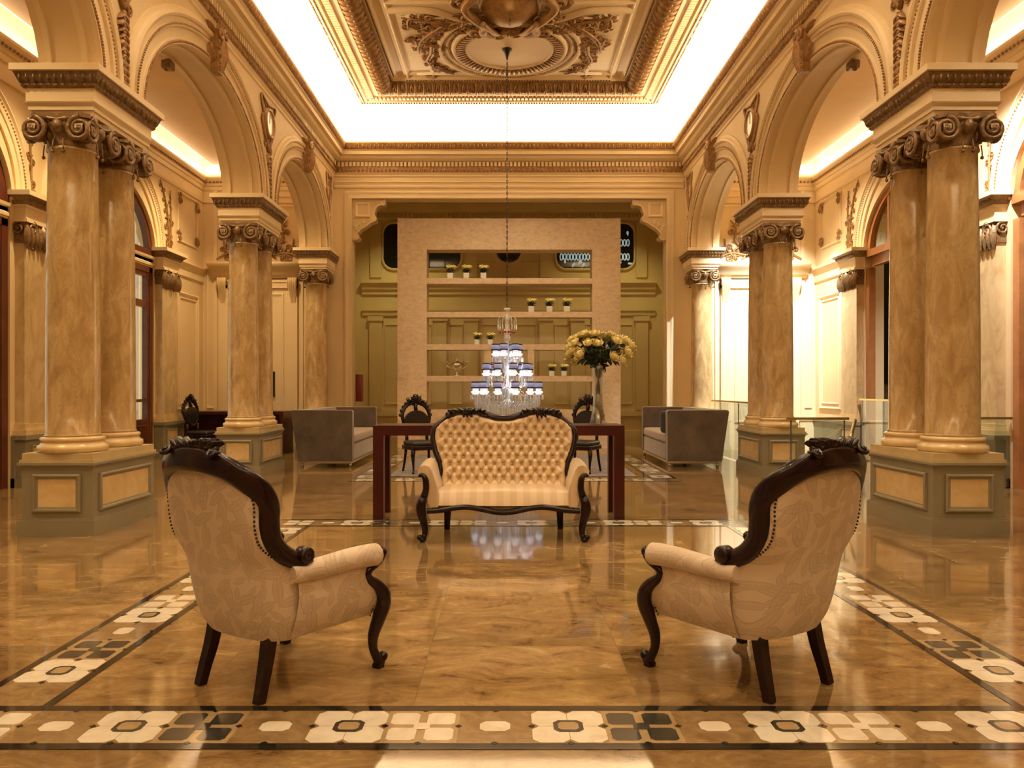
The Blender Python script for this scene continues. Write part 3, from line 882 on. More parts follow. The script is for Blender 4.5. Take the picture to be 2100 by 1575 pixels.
def pedestal_parts(root, hx, hy, front_only=False, cy=0.0):
    """olive pedestal with marble panels"""
    p = MB()
    p.box(-hx - 0.025, hx + 0.025, cy - hy - 0.025, cy + hy + 0.025, 0, 0.135)
    p.box(-hx - 0.012, hx + 0.012, cy - hy - 0.012, cy + hy + 0.012, 0.135, 0.15)
    p.box(-hx, hx, cy - hy, cy + hy, 0.15, 0.585)
    p.box(-hx - 0.01, hx + 0.01, cy - hy - 0.01, cy + hy + 0.01, 0.575, 0.60)
    p.box(-hx - 0.03, hx + 0.03, cy - hy - 0.03, cy + hy + 0.03, 0.60, 0.62)
    ped = build('pedestal', p, M['olive'], root)
    t = MB(); t.box(-hx - 0.015, hx + 0.015, cy - hy - 0.015, cy + hy + 0.015, 0.62, 0.645); t.box(-hx + 0.0, hx - 0.0, cy - hy + 0.0, cy + hy - 0.0, 0.645, 0.70)
    build('cap_slab', t, M['ped_top'], ped)
    for (o_, u_, half) in (((0, cy - hy, 0), (1, 0, 0), hx), ((hx, cy, 0), (0, 1, 0), hy), ((-hx, cy, 0), (0, -1, 0), hy)):
        F = frame(o_, u_, (0, 0, 1))
        q = MB()
        w = half - 0.13
        q.prism([(-w, 0.235), (w, 0.235), (w, 0.49), (-w, 0.49)], F, -0.01, 0.008)
        pn = build('panel', q, M['panel'], ped)
        q = MB(); rect_molding(q, F, -w - 0.035, w + 0.035, 0.20, 0.525, 0.045, 0.028)
        build('panel_molding', q, M['olive'], ped)
    return ped
def entablature(root, hx, hy, cy=0.0):
    p = MB()
    def rows(prof):
        r = [[(-hx - o, cy - hy - o, z), (hx + o, cy - hy - o, z), (hx + o, cy + hy + o, z), (-hx - o, cy + hy + o, z)] for o, z in prof]
        return r
    st = [(-0.03, 3.595), (-0.03, 3.63), (-0.012, 3.635), (-0.012, 3.665), (0.01, 3.69), (0.015, 3.70), (0.0, 3.705), (0.0, 3.805), (0.012, 3.81)]
    p.grid(rows(st), 0, False, closed=True)
    p.add([(-hx+0.03, cy-hy+0.03, 3.596), (hx-0.03, cy-hy+0.03, 3.596), (hx-0.03, cy+hy-0.03, 3.596), (-hx+0.03, cy+hy-0.03, 3.596)], [(0, 1, 2, 3)])
    p.grid(rows([(0.075, 3.935), (0.09, 3.94), (0.09, 3.995), (0.08, 4.0)]), 0, False, closed=True)
    o = 0.08
    p.add([(-hx-o, cy-hy-o, 4.0), (hx+o, cy-hy-o, 4.0), (hx+o, cy+hy+o, 4.0), (-hx-o, cy+hy+o, 4.0)], [(3, 2, 1, 0)])
    e = build('entablature_block', p, M['trim'], root)
    c = MB(); c.grid(rows([(0.012, 3.808), (0.03, 3.83), (0.03, 3.845), (0.045, 3.87), (0.07, 3.935)]), 0, False, closed=True)
    for (o_, u_, half) in (((0, cy - hy - 0.045, 0), (1, 0, 0), hx), ((hx + 0.045, cy, 0), (0, 1, 0), hy), ((-hx - 0.045, cy, 0), (0, -1, 0), hy)):
        F = frame(o_, u_, (0, 0, 1))
        a = -half - 0.02
        while a < half + 0.02:
            leaf(c, F, a, 3.93, 0.085, 0.022, -PI/2, -0.012, 0.03, 0, 0.0)
            bead(c, F, a + 0.03, 3.90, 0.014, 0.0)
            bead(c, F, a, 3.835, 0.012, -0.02); bead(c, F, a + 0.03, 3.835, 0.012, -0.02)
            a += 0.06
    build('carved_band', c, M['bronze'], e)

root = thing('column_pair', 'nearest left pair of veined marble columns on an olive panelled pedestal', 'column', (-3.86, 7.2, 0), 0, 'paired marble columns carrying the arcades')
pedestal_parts(root, 0.30, 0.575)
for dy in (-0.33, 0.33): column_parts(0, dy, root)
entablature(root, 0.29, 0.54)
dup(root, loc=(-3.84, 11.58, 0), rz=0, label='middle left pair of veined marble columns, the red desk behind it')
dup(root, loc=(3.88, 7.2, 0), rz=0, label='nearest right pair of veined marble columns beside the brass railed stair')
dup(root, loc=(3.86, 11.58, 0), rz=0, label='middle right pair of veined marble columns behind the right grey sofa')
root = thing('single_column', 'far left single marble column against the end wall', 'column', (-3.84, 15.56, 0), 0, 'single marble columns at the end wall')
pedestal_parts(root, 0.29, 0.41, cy=0.02)
column_parts(0, -0.02, root)
entablature(root, 0.28, 0.37, cy=0.06)
dup(root, loc=(3.84, 15.56, 0), rz=0, label='far right single marble column against the bright end wall')

# ------------------------------------------------------------------ aisle walls: pilasters, dado, windows, panels
def pilaster_thing(label):
    root = thing('wall_pilaster', label, 'pilaster', (0, 0, 0), 0, 'pale marble pilasters on the aisle walls')
    # local: wall plane x=0, projecting +x
    p = MB(); p.box(0, 0.12, -0.31, 0.31, 0.80, 3.10); build('shaft', p, M['pilaster'], root)
    p = MB()
    for z0, z1, o in ((0.66, 0.72, 0.05), (0.72, 0.75, 0.035), (0.75, 0.80, 0.02)): p.box(-0.01, 0.12 + o, -0.31 - o, 0.31 + o, z0, z1)
    build('base', p, M['panel'], root)
    p = MB(); p.box(-0.01, 0.16, -0.36, 0.36, 0, 0.60); p.box(-0.01, 0.19, -0.39, 0.39, 0, 0.12); p.box(-0.01, 0.19, -0.39, 0.39, 0.60, 0.66)
    d = build('pedestal', p, M['olive'], root)
    F = frame((0.16, 0, 0), (0, 1, 0), (0, 0, 1))
    q = MB(); q.prism([(-0.2, 0.22), (0.2, 0.22), (0.2, 0.50), (-0.2, 0.50)], F, -0.01, 0.006); build('panel', q, M['panel'], d)
    q = MB(); rect_molding(q, F, -0.23, 0.23, 0.19, 0.53, 0.04, 0.02); build('panel_molding', q, M['olive'], d)
    F = frame((0.12, 0, 0), (0, 1, 0), (0, 0, 1))
    c = MB(); c.box(-0.01, 0.15, -0.33, 0.33, 3.10, 3.36)
    for sg in (-1, 1):
        spiral(c, F, sg*0.21, 3.28, 0.10, 1.9, 0.024, sg, PI/2, 0.03)
        for i in range(4): leaf(c, F, sg*(0.06 + 0.085*i), 3.33, 0.30, 0.045, -PI/2, 0.02, 0.05, 0, 0)
        c.merge(MB().ball(P(F, sg*0.16, 3.04, 0.01), 0.02, 6, 4)); c.tube([P(F, sg*0.16, 3.12, 0.01), P(F, sg*0.16, 3.05, 0.01)], 0.007, 4)
    leaf(c, F, 0, 3.36, 0.3, 0.07, -PI/2, 0.03, 0.07, 0, 0)
    # scrolls on the cheeks too
    for sy in (-1, 1):
        G = frame((0.06, sy*0.33, 0), (-sy, 0, 0), (0, 0, 1)) if sy < 0 else frame((0.06, sy*0.33, 0), (-1, 0, 0), (0, 0, 1))
        spiral(c, G, 0.0, 3.28, 0.075, 1.6, 0.02, 1, PI/2, 0.0)
    build('capital', c, M['bronze'], root)
    e = MB()
    for z0, z1, o in ((3.36, 3.40, 0.03), (3.40, 3.55, 0.0), (3.55, 3.58, 0.02), (3.68, 3.74, 0.12)): e.box(-0.01, 0.15 + o, -0.33 - o, 0.33 + o, z0, z1)
    eb = build('entablature_block', e, M['trim'], root)
    e = MB(); e.grid([[(-0.01, -0.35 - o, z), (0.17 + o, -0.35 - o, z), (0.17 + o, 0.35 + o, z), (-0.01, 0.35 + o, z)] for o, z in ((0, 3.58), (0.02, 3.61), (0.04, 3.64), (0.085, 3.68))])
    for i in range(12): bead(e, frame((0.20, 0, 0), (0, 1, 0), (0, 0, 1)), -0.33 + 0.06*i, 3.63, 0.028, 0.0)
    build('carved_band', e, M['bronze'], eb)
    return root
pil0 = None
for s, side in ((-1, 'left'), (1, 'right')):
    for y, nm in ((10.2, 'beside the nearest column pair'), (14.15, 'before the end wall')):
        lab = 'pale marble pilaster on the %s aisle wall %s' % (side, nm)
        if pil0 is None: pil0 = pilaster_thing(lab); o = pil0
        else: o = dup(pil0, label=lab)
        o.location = (s*(WX - 0.002), y, 0); o.rotation_euler = (0, 0, 0 if s < 0 else PI)

for s, side in ((-1, 'left'), (1, 'right')):
    F = frame((-WX, 0, 0), (0, 1, 0), (0, 0, 1))
    # dado between the openings, as baseboard of the aisle wall
    d = MB()
    spans = [(9.80, 10.80), (13.80, 15.99)]
    if s < 0: pass
    for a0, a1 in spans:
        d.box(-WX - 0.001, -WX + 0.05, a0, a1, 0, 0.60); d.box(-WX - 0.001, -WX + 0.08, a0, a1, 0, 0.12); d.box(-WX - 0.001, -WX + 0.08, a0, a1, 0.60, 0.65)
    if s > 0: d.mirx()
    struct('baseboard_%s' % side, d, M['olive'])
    # arch moldings over the window bays
    for c, a in W_BAYS[3:]:
        mb = MB(); gm = MB()
        pth = ring(36, 1.70, 1.42, c, 3.74, 0, PI)
        mb.sweep(pth, [(-0.13, 0), (-0.13, 0.03), (-0.05, 0.035), (-0.04, 0.05), (0.0, 0.06), (0.02, 0.035), (0.10, 0.035), (0.12, 0.06), (0.15, 0.05), (0.16, 0)], F, 0)
        mb.sweep(ring(36, a + 0.02, W_RISE + 0.02, c, W_SPR, 0, PI), [(-0.02, 0), (-0.02, 0.03), (0.03, 0.035), (0.05, 0.0)], F, 0)
        for y, z, _, _ in ring(110, 1.70 + 0.06, 1.42 + 0.06, c, 3.74, 0.02, PI - 0.02): bead(gm, F, y, z, 0.016, 0.035)
        if s > 0: mb.mirx(); gm.mirx()
        t = trim(mb, M['trim']); build('bead_molding', gm, M['gilt'], t)
    # raised panels and string course in the corner bay
    mb = MB()
    rect_molding(mb, F, 14.75, 15.75, 0.85, 3.10, 0.05, 0.03)
    rect_molding(mb, F, 14.85, 15.65, 0.95, 3.0, 0.03, 0.02)
    rect_molding(mb, F, 14.75, 15.70, 4.05, 5.0, 0.04, 0.03)
    side_molding(mb, F, 14.4, 16.0, [(3.40, 0), (3.42, 0.03), (3.55, 0.03), (3.58, 0.05), (3.66, 0.10), (3.70, 0.10), (3.70, 0)])
    gm = MB()
    for sg, ca in ((1, 14.80), (-1, 15.65)):
        spiral(gm, F, ca, 4.92, 0.07, 1.2, 0.02, sg, 0, 0.02); spiral(gm, F, ca, 4.14, 0.07, 1.2, 0.02, -sg, 0, 0.02)
        for i in range(3): leaf(gm, F, ca, 4.92, 0.16, 0.03, -PI/2 + sg*(i - 1)*0.5, 0.02, 0.03); leaf(gm, F, ca, 4.14, 0.14, 0.03, PI/2 + sg*(i - 1)*0.5, 0.02, 0.03)
    acanthus(gm, F, [(14.35, 3.85), (14.33, 4.3), (14.20, 4.7), (14.0, 5.0)], 0.15, 0, 0.0, random.Random(4))
    acanthus(gm, F, [(14.42, 3.95), (14.45, 4.4), (14.42, 4.9)], 0.13, 0, 0.0, random.Random(8))
    acanthus(gm, F, [(10.2, 3.80), (10.2, 4.3), (10.15, 4.7)], 0.13, 0, 0.0, random.Random(9))
    if s > 0: mb.mirx(); gm.mirx()
    t = trim(mb, M['trim']); build('carved_scrolls', gm, M['gilt'], t)

# french windows in the left aisle wall
def arch_band(mb, F, c, a, zs, rise, w, h0, h1, mat=0, n=30):
    pth = ring(n, a - w/2, rise - w/2, c, zs, 0, PI)
    mb.sweep(pth, [(-w/2, h0), (-w/2, h1), (w/2, h1), (w/2, h0)], F, mat)
def in_arch(c, a, zs, rise, y): return zs + rise*math.sqrt(max(0.0, 1 - ((y - c)/a)**2))
WN = [0]
def french_window(F, c, mat_wood, label, doors=True):
    WN[0] += 1
    a = 1.48
    g = MB(); h0, h1 = -0.13, -0.03
    arch_band(g, F, c, a, W_SPR, W_RISE + 0.01, 0.11, h0, h1)
    g.prism([(c - a, W_SPR - 0.06), (c + a, W_SPR - 0.06), (c + a, W_SPR + 0.06), (c - a, W_SPR + 0.06)], F, h0, h1 + 0.03)
    for dy in (-0.72, 0.0, 0.72):
        w = 0.05 if dy == 0 else 0.035
        zt = in_arch(c, a, W_SPR, W_RISE, c + dy + (w if dy > 0 else -w)) - 0.03
        g.prism([(c + dy - w, W_SPR), (c + dy + w, W_SPR), (c + dy + w, zt), (c + dy - w, zt)], F, h0 + 0.01, h1 - 0.01)
    # jambs
    zl = 0.0
    for sg in (-1, 1):
        g.prism([(c + sg*a, zl), (c + sg*(a - 0.12), zl), (c + sg*(a - 0.12), W_SPR - 0.25), (c + sg*a, W_SPR - 0.25)], F, h0, h1 + 0.01)
    win = MB(); win.merge(g)
    if doors:
        win.prism([(c - a, 3.28), (c + a, 3.28), (c + a, 3.38), (c - a, 3.38)], F, h0, h1 + 0.01)
        for k in range(4):
            ya = c - 1.36 + k*0.68; yb = ya + 0.68
            for y0, y1 in ((ya, ya + 0.075), (yb - 0.075, yb)):
                win.prism([(y0, 0.0), (y1, 0.0), (y1, 3.30), (y0, 3.30)], F, h0 + 0.015, h1)
            for z0, z1 in ((0.0, 0.72), (1.02, 1.07), (2.66, 2.78), (3.20, 3.30)):
                win.prism([(ya, z0), (yb, z0), (yb, z1), (ya, z1)], F, h0 + 0.02, h1 - 0.005)
            rect_molding(win, (Vector(P(F, 0, 0, h1 - 0.004)), F[1], F[2], F[3]), ya + 0.11, yb - 0.11, 0.16, 0.62, 0.03, 0.015)
    o = struct('window_%d' % WN[0], win, mat_wood, label)
    p = MB()
    pts = [(c - a + 0.05, W_SPR)] + [(y, z) for y, z, _, _ in reversed(ring(24, a - 0.05, W_RISE - 0.05, c, W_SPR, 0, PI))]
    p.prism(pts, F, -0.085, -0.08)
    if doors: p.prism([(c - a + 0.1, 0.7), (c + a - 0.1, 0.7), (c + a - 0.1, 3.3), (c - a + 0.1, 3.3)], F, -0.095, -0.09)
    build('pane', p, M['glass'], o)
    return o
def lintel(F, c, mirror=False):
    m_ = MB()
    m_.prism([(c - 1.48, 3.38), (c + 1.48, 3.38), (c + 1.48, 3.56), (c - 1.48, 3.56)], F, -0.20, -0.02)
    side_molding(m_, (Vector(P(F, 0, 0, -0.02)), F[1], F[2], F[3]), c - 1.48, c + 1.48, [(3.40, 0), (3.41, 0.02), (3.45, 0.025), (3.47, 0.0), (3.52, 0.0), (3.53, 0.04), (3.57, 0.05), (3.58, 0)])
    return m_
Fl_ = frame((-WX, 0, 0), (0, 1, 0), (0, 0, 1))
for c, nm in ((8.3, 'french window at the left edge, mostly beyond the frame'), (12.3, 'arched french window between the two left aisle pilasters')):
    w_ = french_window(Fl_, c, M['framewood'], nm)
    trim(lintel(Fl_, c), M['trim'])
    cu = MB(); rows = []
    for z in (0.02, 4.72):
        rows.append([P(Fl_, c - 1.45 + 2.9*i/80, z, -0.26 - 0.02*math.sin(i*1.3)) for i in range(81)])
    cu.grid(rows)
    tag(build('sheer_curtain', cu, M['sheer']), 'sheer white curtain behind the %s' % ('french window at the left edge' if c < 9 else 'second french window of the left aisle'), 'curtain', 'sheer curtains behind the french windows')
    area('window_daylight', (-WX - 0.85, c, 2.4), (0, math.radians(-90), 0), 4.4, 2.8, 120, (1.0, 0.95, 0.90))
    bb = MB(); bb.box(-WX - 0.92, -WX - 0.90, c - 1.7, c + 1.7, 0, 5.2)
    struct('wall_left_window_%d' % WN[0], bb, M['curtain'])
# big framed openings in the right aisle wall, no leaves below the transom
Fr_ = frame((WX, 0, 0), (0, -1, 0), (0, 0, 1))
for c, nm in ((8.3, 'wooden framed arched opening at the right edge'), (12.3, 'wooden framed arched opening behind the nearest right columns')):
    french_window(Fr_, -c, M['lightframe'], nm, doors=False)
    e_ = MB()
    e_.prism([(-c - 1.41, 3.40), (-c + 1.41, 3.40), (-c + 1.41, 3.58), (-c - 1.41, 3.58)], Fr_, -0.2, -0.08)
    trim(e_, M['lightframe'])
# marble lined room beyond the right openings
mr_ = MB(); mr_.box(8.6, 8.8, -1, 16.3, 0, 5.9); mr_.box(6.5, 8.8, 16.0, 16.2, 0, 5.9); mr_.box(6.5, 8.8, -1.2, -1, 0, 5.9)
struct('wall_marble_room', mr_, M['greenmarble'])
mr_ = MB(); mr_.box(6.3, 8.8, -1, 16.2, 5.8, 5.9); struct('ceiling_marble_room', mr_, M['aisle_ceiling'])
t_ = MB(); t_.box(8.35, 8.6, -1, 16.0, 0, 0.55); struct('baseboard_marble_room', t_, M['palestone'])
bp_ = MB(); bp_.box(7.62, 8.3, 15.93, 15.99, 1.35, 4.3)
tag(build('dark_screen', bp_, M['darkglass']), 'tall narrow black panel on the marble wall beyond the right opening', 'panel')

# ------------------------------------------------------------------ end walls of the aisles: blind door, overdoor and cartouche
def overdoor(s):
    c = -5.13
    F = frame((0, 16.0, 0), (1, 0, 0), (0, 0, 1))
    def fx(m_):
        return m_.mirx() if s > 0 else m_
    side = 'left' if s < 0 else 'right'
    dr = MB(); dr.box(c - 0.62, c + 0.62, 15.965, 16.0, 0.0, 3.30); 
    rect_molding(dr, (Vector((0, 15.965, 0)), F[1], F[2], F[3]), c - 0.52, c + 0.52, 0.55, 3.20, 0.06, 0.02)
    d_o = struct('door_%d' % (1 if s < 0 else 2), fx(dr), M['trim'], 'cream panelled blind door in the %s aisle end wall' % side)
    if s < 0:
        hp = MB(); hp.box(-4.86, -4.79, 15.93, 15.97, 1.08, 1.60); build('push_plate', hp, M['darkmetal'], d_o)
    casing = MB()
    for x0, x1 in ((c - 0.80, c - 0.62), (c + 0.62, c + 0.80)): casing.box(x0, x1, 15.94, 16.0, 0, 3.45)
    casing.box(c - 0.80, c + 0.80, 15.94, 16.0, 3.30, 3.48)
    rect_molding(casing, (Vector((0, 15.94, 0)), F[1], F[2], F[3]), c - 0.60, c + 0.60, 3.30, 3.44, 0.03, 0.02)
    trim(fx(casing), M['trim'])
    hood = thing('overdoor', 'carved overdoor shelf with consoles and scrolled cartouche in the %s aisle' % side, 'overdoor', ((c if s < 0 else -c), 16.0, 3.6), 0, 'carved overdoors on the end wall')
    T = Matrix.Translation((-(c if s < 0 else -c), -16.0, -3.6))
    sh = MB(); rows = [[(c - 0.98 - o, 16.0, z), (c - 0.98 - o, 15.86 - o, z), (c + 0.98 + o, 15.86 - o, z), (c + 0.98 + o, 16.0, z)] for o, z in ((-0.06, 3.50), (-0.04, 3.56), (-0.02, 3.58), (-0.02, 3.68), (0.02, 3.72), (0.04, 3.78), (0.04, 3.82), (0.0, 3.83), (-0.16, 3.83))]
    sh.grid(rows); build('shelf_cornice', fx(sh).xf(T), M['trim'], hood)
    for cx in (c - 0.72, c + 0.72):
        k = MB()
        prof = [(0.14, 3.50), (0.16, 3.42), (0.14, 3.34), (0.09, 3.22), (0.06, 3.08), (0.035, 2.94), (0.03, 2.88)]
        for dx in (-0.07, -0.025, 0.025, 0.07):
            k.tube([(cx + dx*(0.4 + 0.6*(z - 2.88)/0.62), 16.0 - o, z) for o, z in prof], [0.03, 0.03, 0.028, 0.024, 0.02, 0.016, 0.012], 6)
        k.box(cx - 0.08, cx + 0.08, 15.88, 16.0, 3.36, 3.50)
        for z, r_ in ((2.90, 0.05), (2.84, 0.035), (2.79, 0.045), (2.73, 0.03), (2.68, 0.02)): k.merge(MB().ball((cx, 15.97, z), (r_*1.3, 0.03, r_), 8, 5))
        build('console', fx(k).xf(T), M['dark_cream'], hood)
    ct = MB(); Fc = frame((c, 16.0, 4.42), (1, 0, 0), (0, 0, 1))
    ct.sweep(ring(36, 0.36, 0.40), [(-0.04, 0.0), (-0.03, 0.03), (0.0, 0.045), (0.03, 0.03), (0.04, 0)], Fc, 0, True)
    ct.sweep(ring(36, 0.30, 0.34), [(-0.30, 0.05), (-0.15, 0.04), (0, 0.01)], Fc, 0, True)
    co = build('cartouche', fx(ct).xf(T), M['trim'], hood)
    sc = MB(); r = random.Random(21)
    for sg in (-1, 1):
        acanthus(sc, Fc, [(sg*0.05, -0.46), (sg*0.35, -0.42), (sg*0.62, -0.40), (sg*0.86, -0.52)], 0.22, 0, 0.0, r)
        acanthus(sc, Fc, [(sg*0.35, -0.30), (sg*0.50, -0.12), (sg*0.48, 0.12), (sg*0.60, 0.28)], 0.20, 0, 0.0, r)
        acanthus(sc, Fc, [(sg*0.55, -0.45), (sg*0.68, -0.30), (sg*0.72, -0.10)], 0.18, 0, 0.0, r)
        acanthus(sc, Fc, [(sg*0.1, 0.46), (sg*0.28, 0.48), (sg*0.42, 0.40)], 0.13, 0, 0.0, r)
    build('scrollwork', fx(sc).xf(T), M['gilt'], hood)
for s in (-1, 1): overdoor(s)
for s, side in ((-1, 'left'), (1, 'right')):
    mb = MB(); F = frame((0, 16.0, 0), (1, 0, 0), (0, 0, 1))
    rect_molding(mb, F, -6.20, -6.0, 0.85, 3.6, 0.03, 0.025)
    mb.box(-WX, -5.95, 15.95, 16.0, 0, 0.6); mb.box(-WX, -5.93, 15.93, 16.0, 0.60, 0.65)
    rect_molding(mb, F, -5.9, -4.36, 4.98, 5.2, 0.03, 0.02)
    mb.box(-6.05, -5.98, 15.97, 16.0, 0.65, 5.3); mb.box(-4.30, -4.22, 15.97, 16.0, 0.65, 5.3)
    if s > 0: mb.mirx()
    trim(mb, M['trim'])

# trim round the wide opening, corner brackets
F = frame((0, 16.0, 0), (1, 0, 0), (0, 0, 1))
mb = MB()
rows = []
for d, h in ((0.16, 0), (0.16, 0.03), (0.12, 0.045), (0.10, 0.03), (0.05, 0.035), (0.02, 0.055), (0.0, 0.05), (0.0, 0.0)):
    rows.append([P(F, -3.22 - d, 0, h), P(F, -3.22 - d, 5.14 + d, h), P(F, 3.22 + d, 5.14 + d, h), P(F, 3.22 + d, 0, h)])
mb.grid(rows)
trim(mb, M['trim'], 'molded frame of the wide opening to the alcove')
def bracket(sg):
    ob = thing('corner_bracket', 'carved lobed corner bracket at the top %s of the wide opening' % ('left' if sg < 0 else 'right'), 'bracket', (sg*3.22, 16.0, 5.14), 0, 'corner brackets of the opening')
    G = frame((0, 0, 0), (-sg, 0, 0), (0, 0, 1))
    pol = [(0, 0), (0.66, 0), (0.68, -0.05), (0.64, -0.11), (0.57, -0.12), (0.50, -0.16), (0.46, -0.24), (0.44, -0.33), (0.48, -0.38), (0.46, -0.45), (0.38, -0.48), (0.28, -0.55), (0.17, -0.62), (0.10, -0.70), (0.12, -0.76), (0.10, -0.82), (0.03, -0.84), (0, -0.84)]
    pol = [(a, b) for a, b in pol]
    m_ = MB()
    n = len(pol)
    vs_ = [P(G, a, b, 0)[:1] + (0.02,) + P(G, a, b, 0)[2:] for a, b in pol] + [P(G, a, b, 0)[:1] + (0.28,) + P(G, a, b, 0)[2:] for a, b in pol]
    m_.add(vs_, [tuple(range(n)), tuple(reversed(range(n, 2*n)))] + [(i, (i+1) % n, n + (i+1) % n, n + i) for i in range(n)])
    for (a, b, r_) in ((0.64, -0.08, 0.055), (0.45, -0.40, 0.055), (0.09, -0.78, 0.055)):
        q = P(G, a, b, 0)
        m_.tube([(q[0], -0.01, q[2]), (q[0], 0.29, q[2])], r_, 12)
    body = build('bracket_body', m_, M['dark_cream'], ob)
    c = MB(); H = (Vector((0, 0.02, 0)), G[1], G[2], Vector((0, -1, 0)))
    rect_molding(c, H, 0.06, 0.36, -0.37, -0.07, 0.05, 0.025)
    acanthus(c, H, [(0.06, -0.62), (0.14, -0.52), (0.32, -0.46)], 0.09, 0, 0.0, random.Random(2))
    c.tube([P(H, a, b, 0.01) for a, b in smooth_path(pol[1:17], 3)], 0.018, 6)
    build('bracket_carving', c, M['trim'], ob)
for sg in (-1, 1): bracket(sg)

# ------------------------------------------------------------------ alcove room behind
AY = 20.0; AXX = 4.2
mb = MB(); mb.box(-AXX, AXX, AY, AY + 0.2, 0, 6.2); struct('wall_alcove_back', mb, M['wall'])
mb = MB(); mb.box(-AXX - 0.2, -AXX, 16.3, AY, 0, 6.2); struct('wall_alcove_left', mb, M['wall'])
mb = MB(); mb.box(AXX, AXX + 0.2, 16.3, AY, 0, 6.2); struct('wall_alcove_right', mb, M['wall'])
mb = MB(); mb.box(-AXX - 0.2, AXX + 0.2, 16.1, AY + 0.2, 6.1, 6.2); struct('ceiling_alcove', mb, M['wall'])
F = frame((0, AY, 0), (1, 0, 0), (0, 0, 1))
mb = MB()
side_molding(mb, F, -AXX, AXX, [(5.55, 0), (5.60, 0.05), (5.72, 0.06), (5.80, 0.16), (5.95, 0.22), (6.0, 0.22)])
a = -AXX
while a < AXX: mb.prism([(a, 5.62), (a + 0.05, 5.62), (a + 0.05, 5.72), (a, 5.72)], F, 0.05, 0.11); a += 0.1
for x0, x1 in ((-3.75, 3.75),):
    side_molding(mb, F, x0, x1, [(3.64, 0), (3.66, 0.05), (3.72, 0.05), (3.78, 0.10), (3.90, 0.14), (3.94, 0.20), (4.02, 0.20), (4.02, 0)])
    side_molding(mb, F, x0, x1, [(3.10, 0), (3.12, 0.04), (3.20, 0.05), (3.24, 0.08), (3.30, 0.08), (3.30, 0)])
for x in (-3.4, -2.55, -1.75, -0.95, 0.95, 1.75, 2.55, 3.4):
    mb.prism([(x - 0.16, 0.7), (x + 0.16, 0.7), (x + 0.16, 3.1), (x - 0.16, 3.1)], F, 0, 0.08)
    mb.prism([(x - 0.20, 2.98), (x + 0.20, 2.98), (x + 0.20, 3.1), (x - 0.20, 3.1)], F, 0, 0.11)
    mb.prism([(x - 0.14, 4.1), (x + 0.14, 4.1), (x + 0.14, 5.5), (x - 0.14, 5.5)], F, 0, 0.06) if abs(x) in (3.4, 0.95) else None
for x0, x1 in ((-3.18, -2.77), (-2.33, -1.97), (-1.53, -1.17), (-0.72, 0.72), (1.17, 1.53), (1.97, 2.33), (2.77, 3.18)):
    rect_molding(mb, F, x0, x1, 0.85, 2.9, 0.04, 0.03)
mb.prism([(-4.2, 0), (4.2, 0), (4.2, 0.18), (-4.2, 0.18)], F, 0, 0.12); mb.prism([(-4.2, 0.55), (4.2, 0.55), (4.2, 0.68), (-4.2, 0.68)], F, 0, 0.10)
rect_molding(mb, F, -0.85, 0.85, 4.45, 5.35, 0.05, 0.03)
trim(mb, M['wall'], 'dim panelled molding of the alcove back wall')
def rounded_rect(x0, x1, z0, z1, r, n=6):
    out = []
    for cx, cz, a0 in ((x1 - r, z0 + r, -PI/2), (x1 - r, z1 - r, 0), (x0 + r, z1 - r, PI/2), (x0 + r, z0 + r, PI)):
        for i in range(n + 1):
            a = a0 + PI/2*i/n; out.append((cx + r*math.cos(a), cz + r*math.sin(a)))
    return out
for i, (x0, x1) in enumerate(((-3.23, -1.20), (1.20, 3.23))):
    g = MB(); rr2 = rounded_rect(x0, x1, 4.30, 5.50, 0.28)
    g.prism(rr2, F, 0.01, 0.03)
    w_ = struct('window_%d' % (11 + i), g, M['darkglass'], 'dark round cornered high window of the alcove, %s one' % ('plain' if i == 0 else 'leaded'))
    fm = MB(); fm.tube([P(F, a, b, 0.03) for a, b in rr2 + rr2[:1]], 0.035, 6); build('frame', fm, M['wall'], w_)
    lead = MB(); pale = MB(); rd = random.Random(31)
    if i == 0:
        for z in (4.6, 4.9, 5.2): lead.prism([(x0, z - 0.01), (x1, z - 0.01), (x1, z + 0.01), (x0, z + 0.01)], F, 0.03, 0.045)
        for k in range(4): x = x0 + 0.4*(k + 1); lead.prism([(x - 0.01, 4.3), (x + 0.01, 4.3), (x + 0.01, 5.5), (x - 0.01, 5.5)], F, 0.03, 0.045)
        build('glazing_bars', lead, M['darkmetal'], w_)
    else:
        for zc, kind in ((5.28, 0), (4.98, 1), (4.62, 1), (4.46, 0)):
            x = x0 + 0.15
            while x < x1 - 0.1:
                if kind: pale.sweep(ring(10, 0.035, 0.085, x, zc), [(-0.014, 0.04), (0.014, 0.04)], F)
                elif rd.random() < 0.7: leaf(pale, F, x, zc, 0.12, 0.035, rd.uniform(0, 6), 0.035, 0.01)
                x += 0.085
        build('leaded_pattern', pale, emit('pale_stained_glass', (0.50, 0.66, 0.70), 0.35), w_)
g = MB(); g.prism([(a, b) for a, b, _, _ in ring(28, 0.34, 0.34, 0, 4.80)[:-1]], F, 0.01, 0.03)
w_ = struct('window_13', g, M['darkglass'], 'dark round window at the middle of the alcove back wall')
g = MB(); g.sweep(ring(28, 0.38, 0.38, 0, 4.80), [(-0.06, 0.03), (-0.04, 0.06), (0.03, 0.06), (0.06, 0)], F, 0, True); build('frame', g, M['wall'], w_)
fb = MB(); fb.rbox(-3.22, -3.10, 16.36, 16.62, 0.98, 1.55, 0.01)
tag(build('fire_cabinet', fb, M['firebox']), 'dark red fire hose cabinet just inside the wide opening', 'fire cabinet')
fb = MB()
for sg in (-1, 1):
    fb.box(min(sg*3.22, sg*4.2), max(sg*3.22, sg*4.2), 16.28, 16.34, 0, 6.1)
struct('wall_alcove_front', fb, M['wall'])
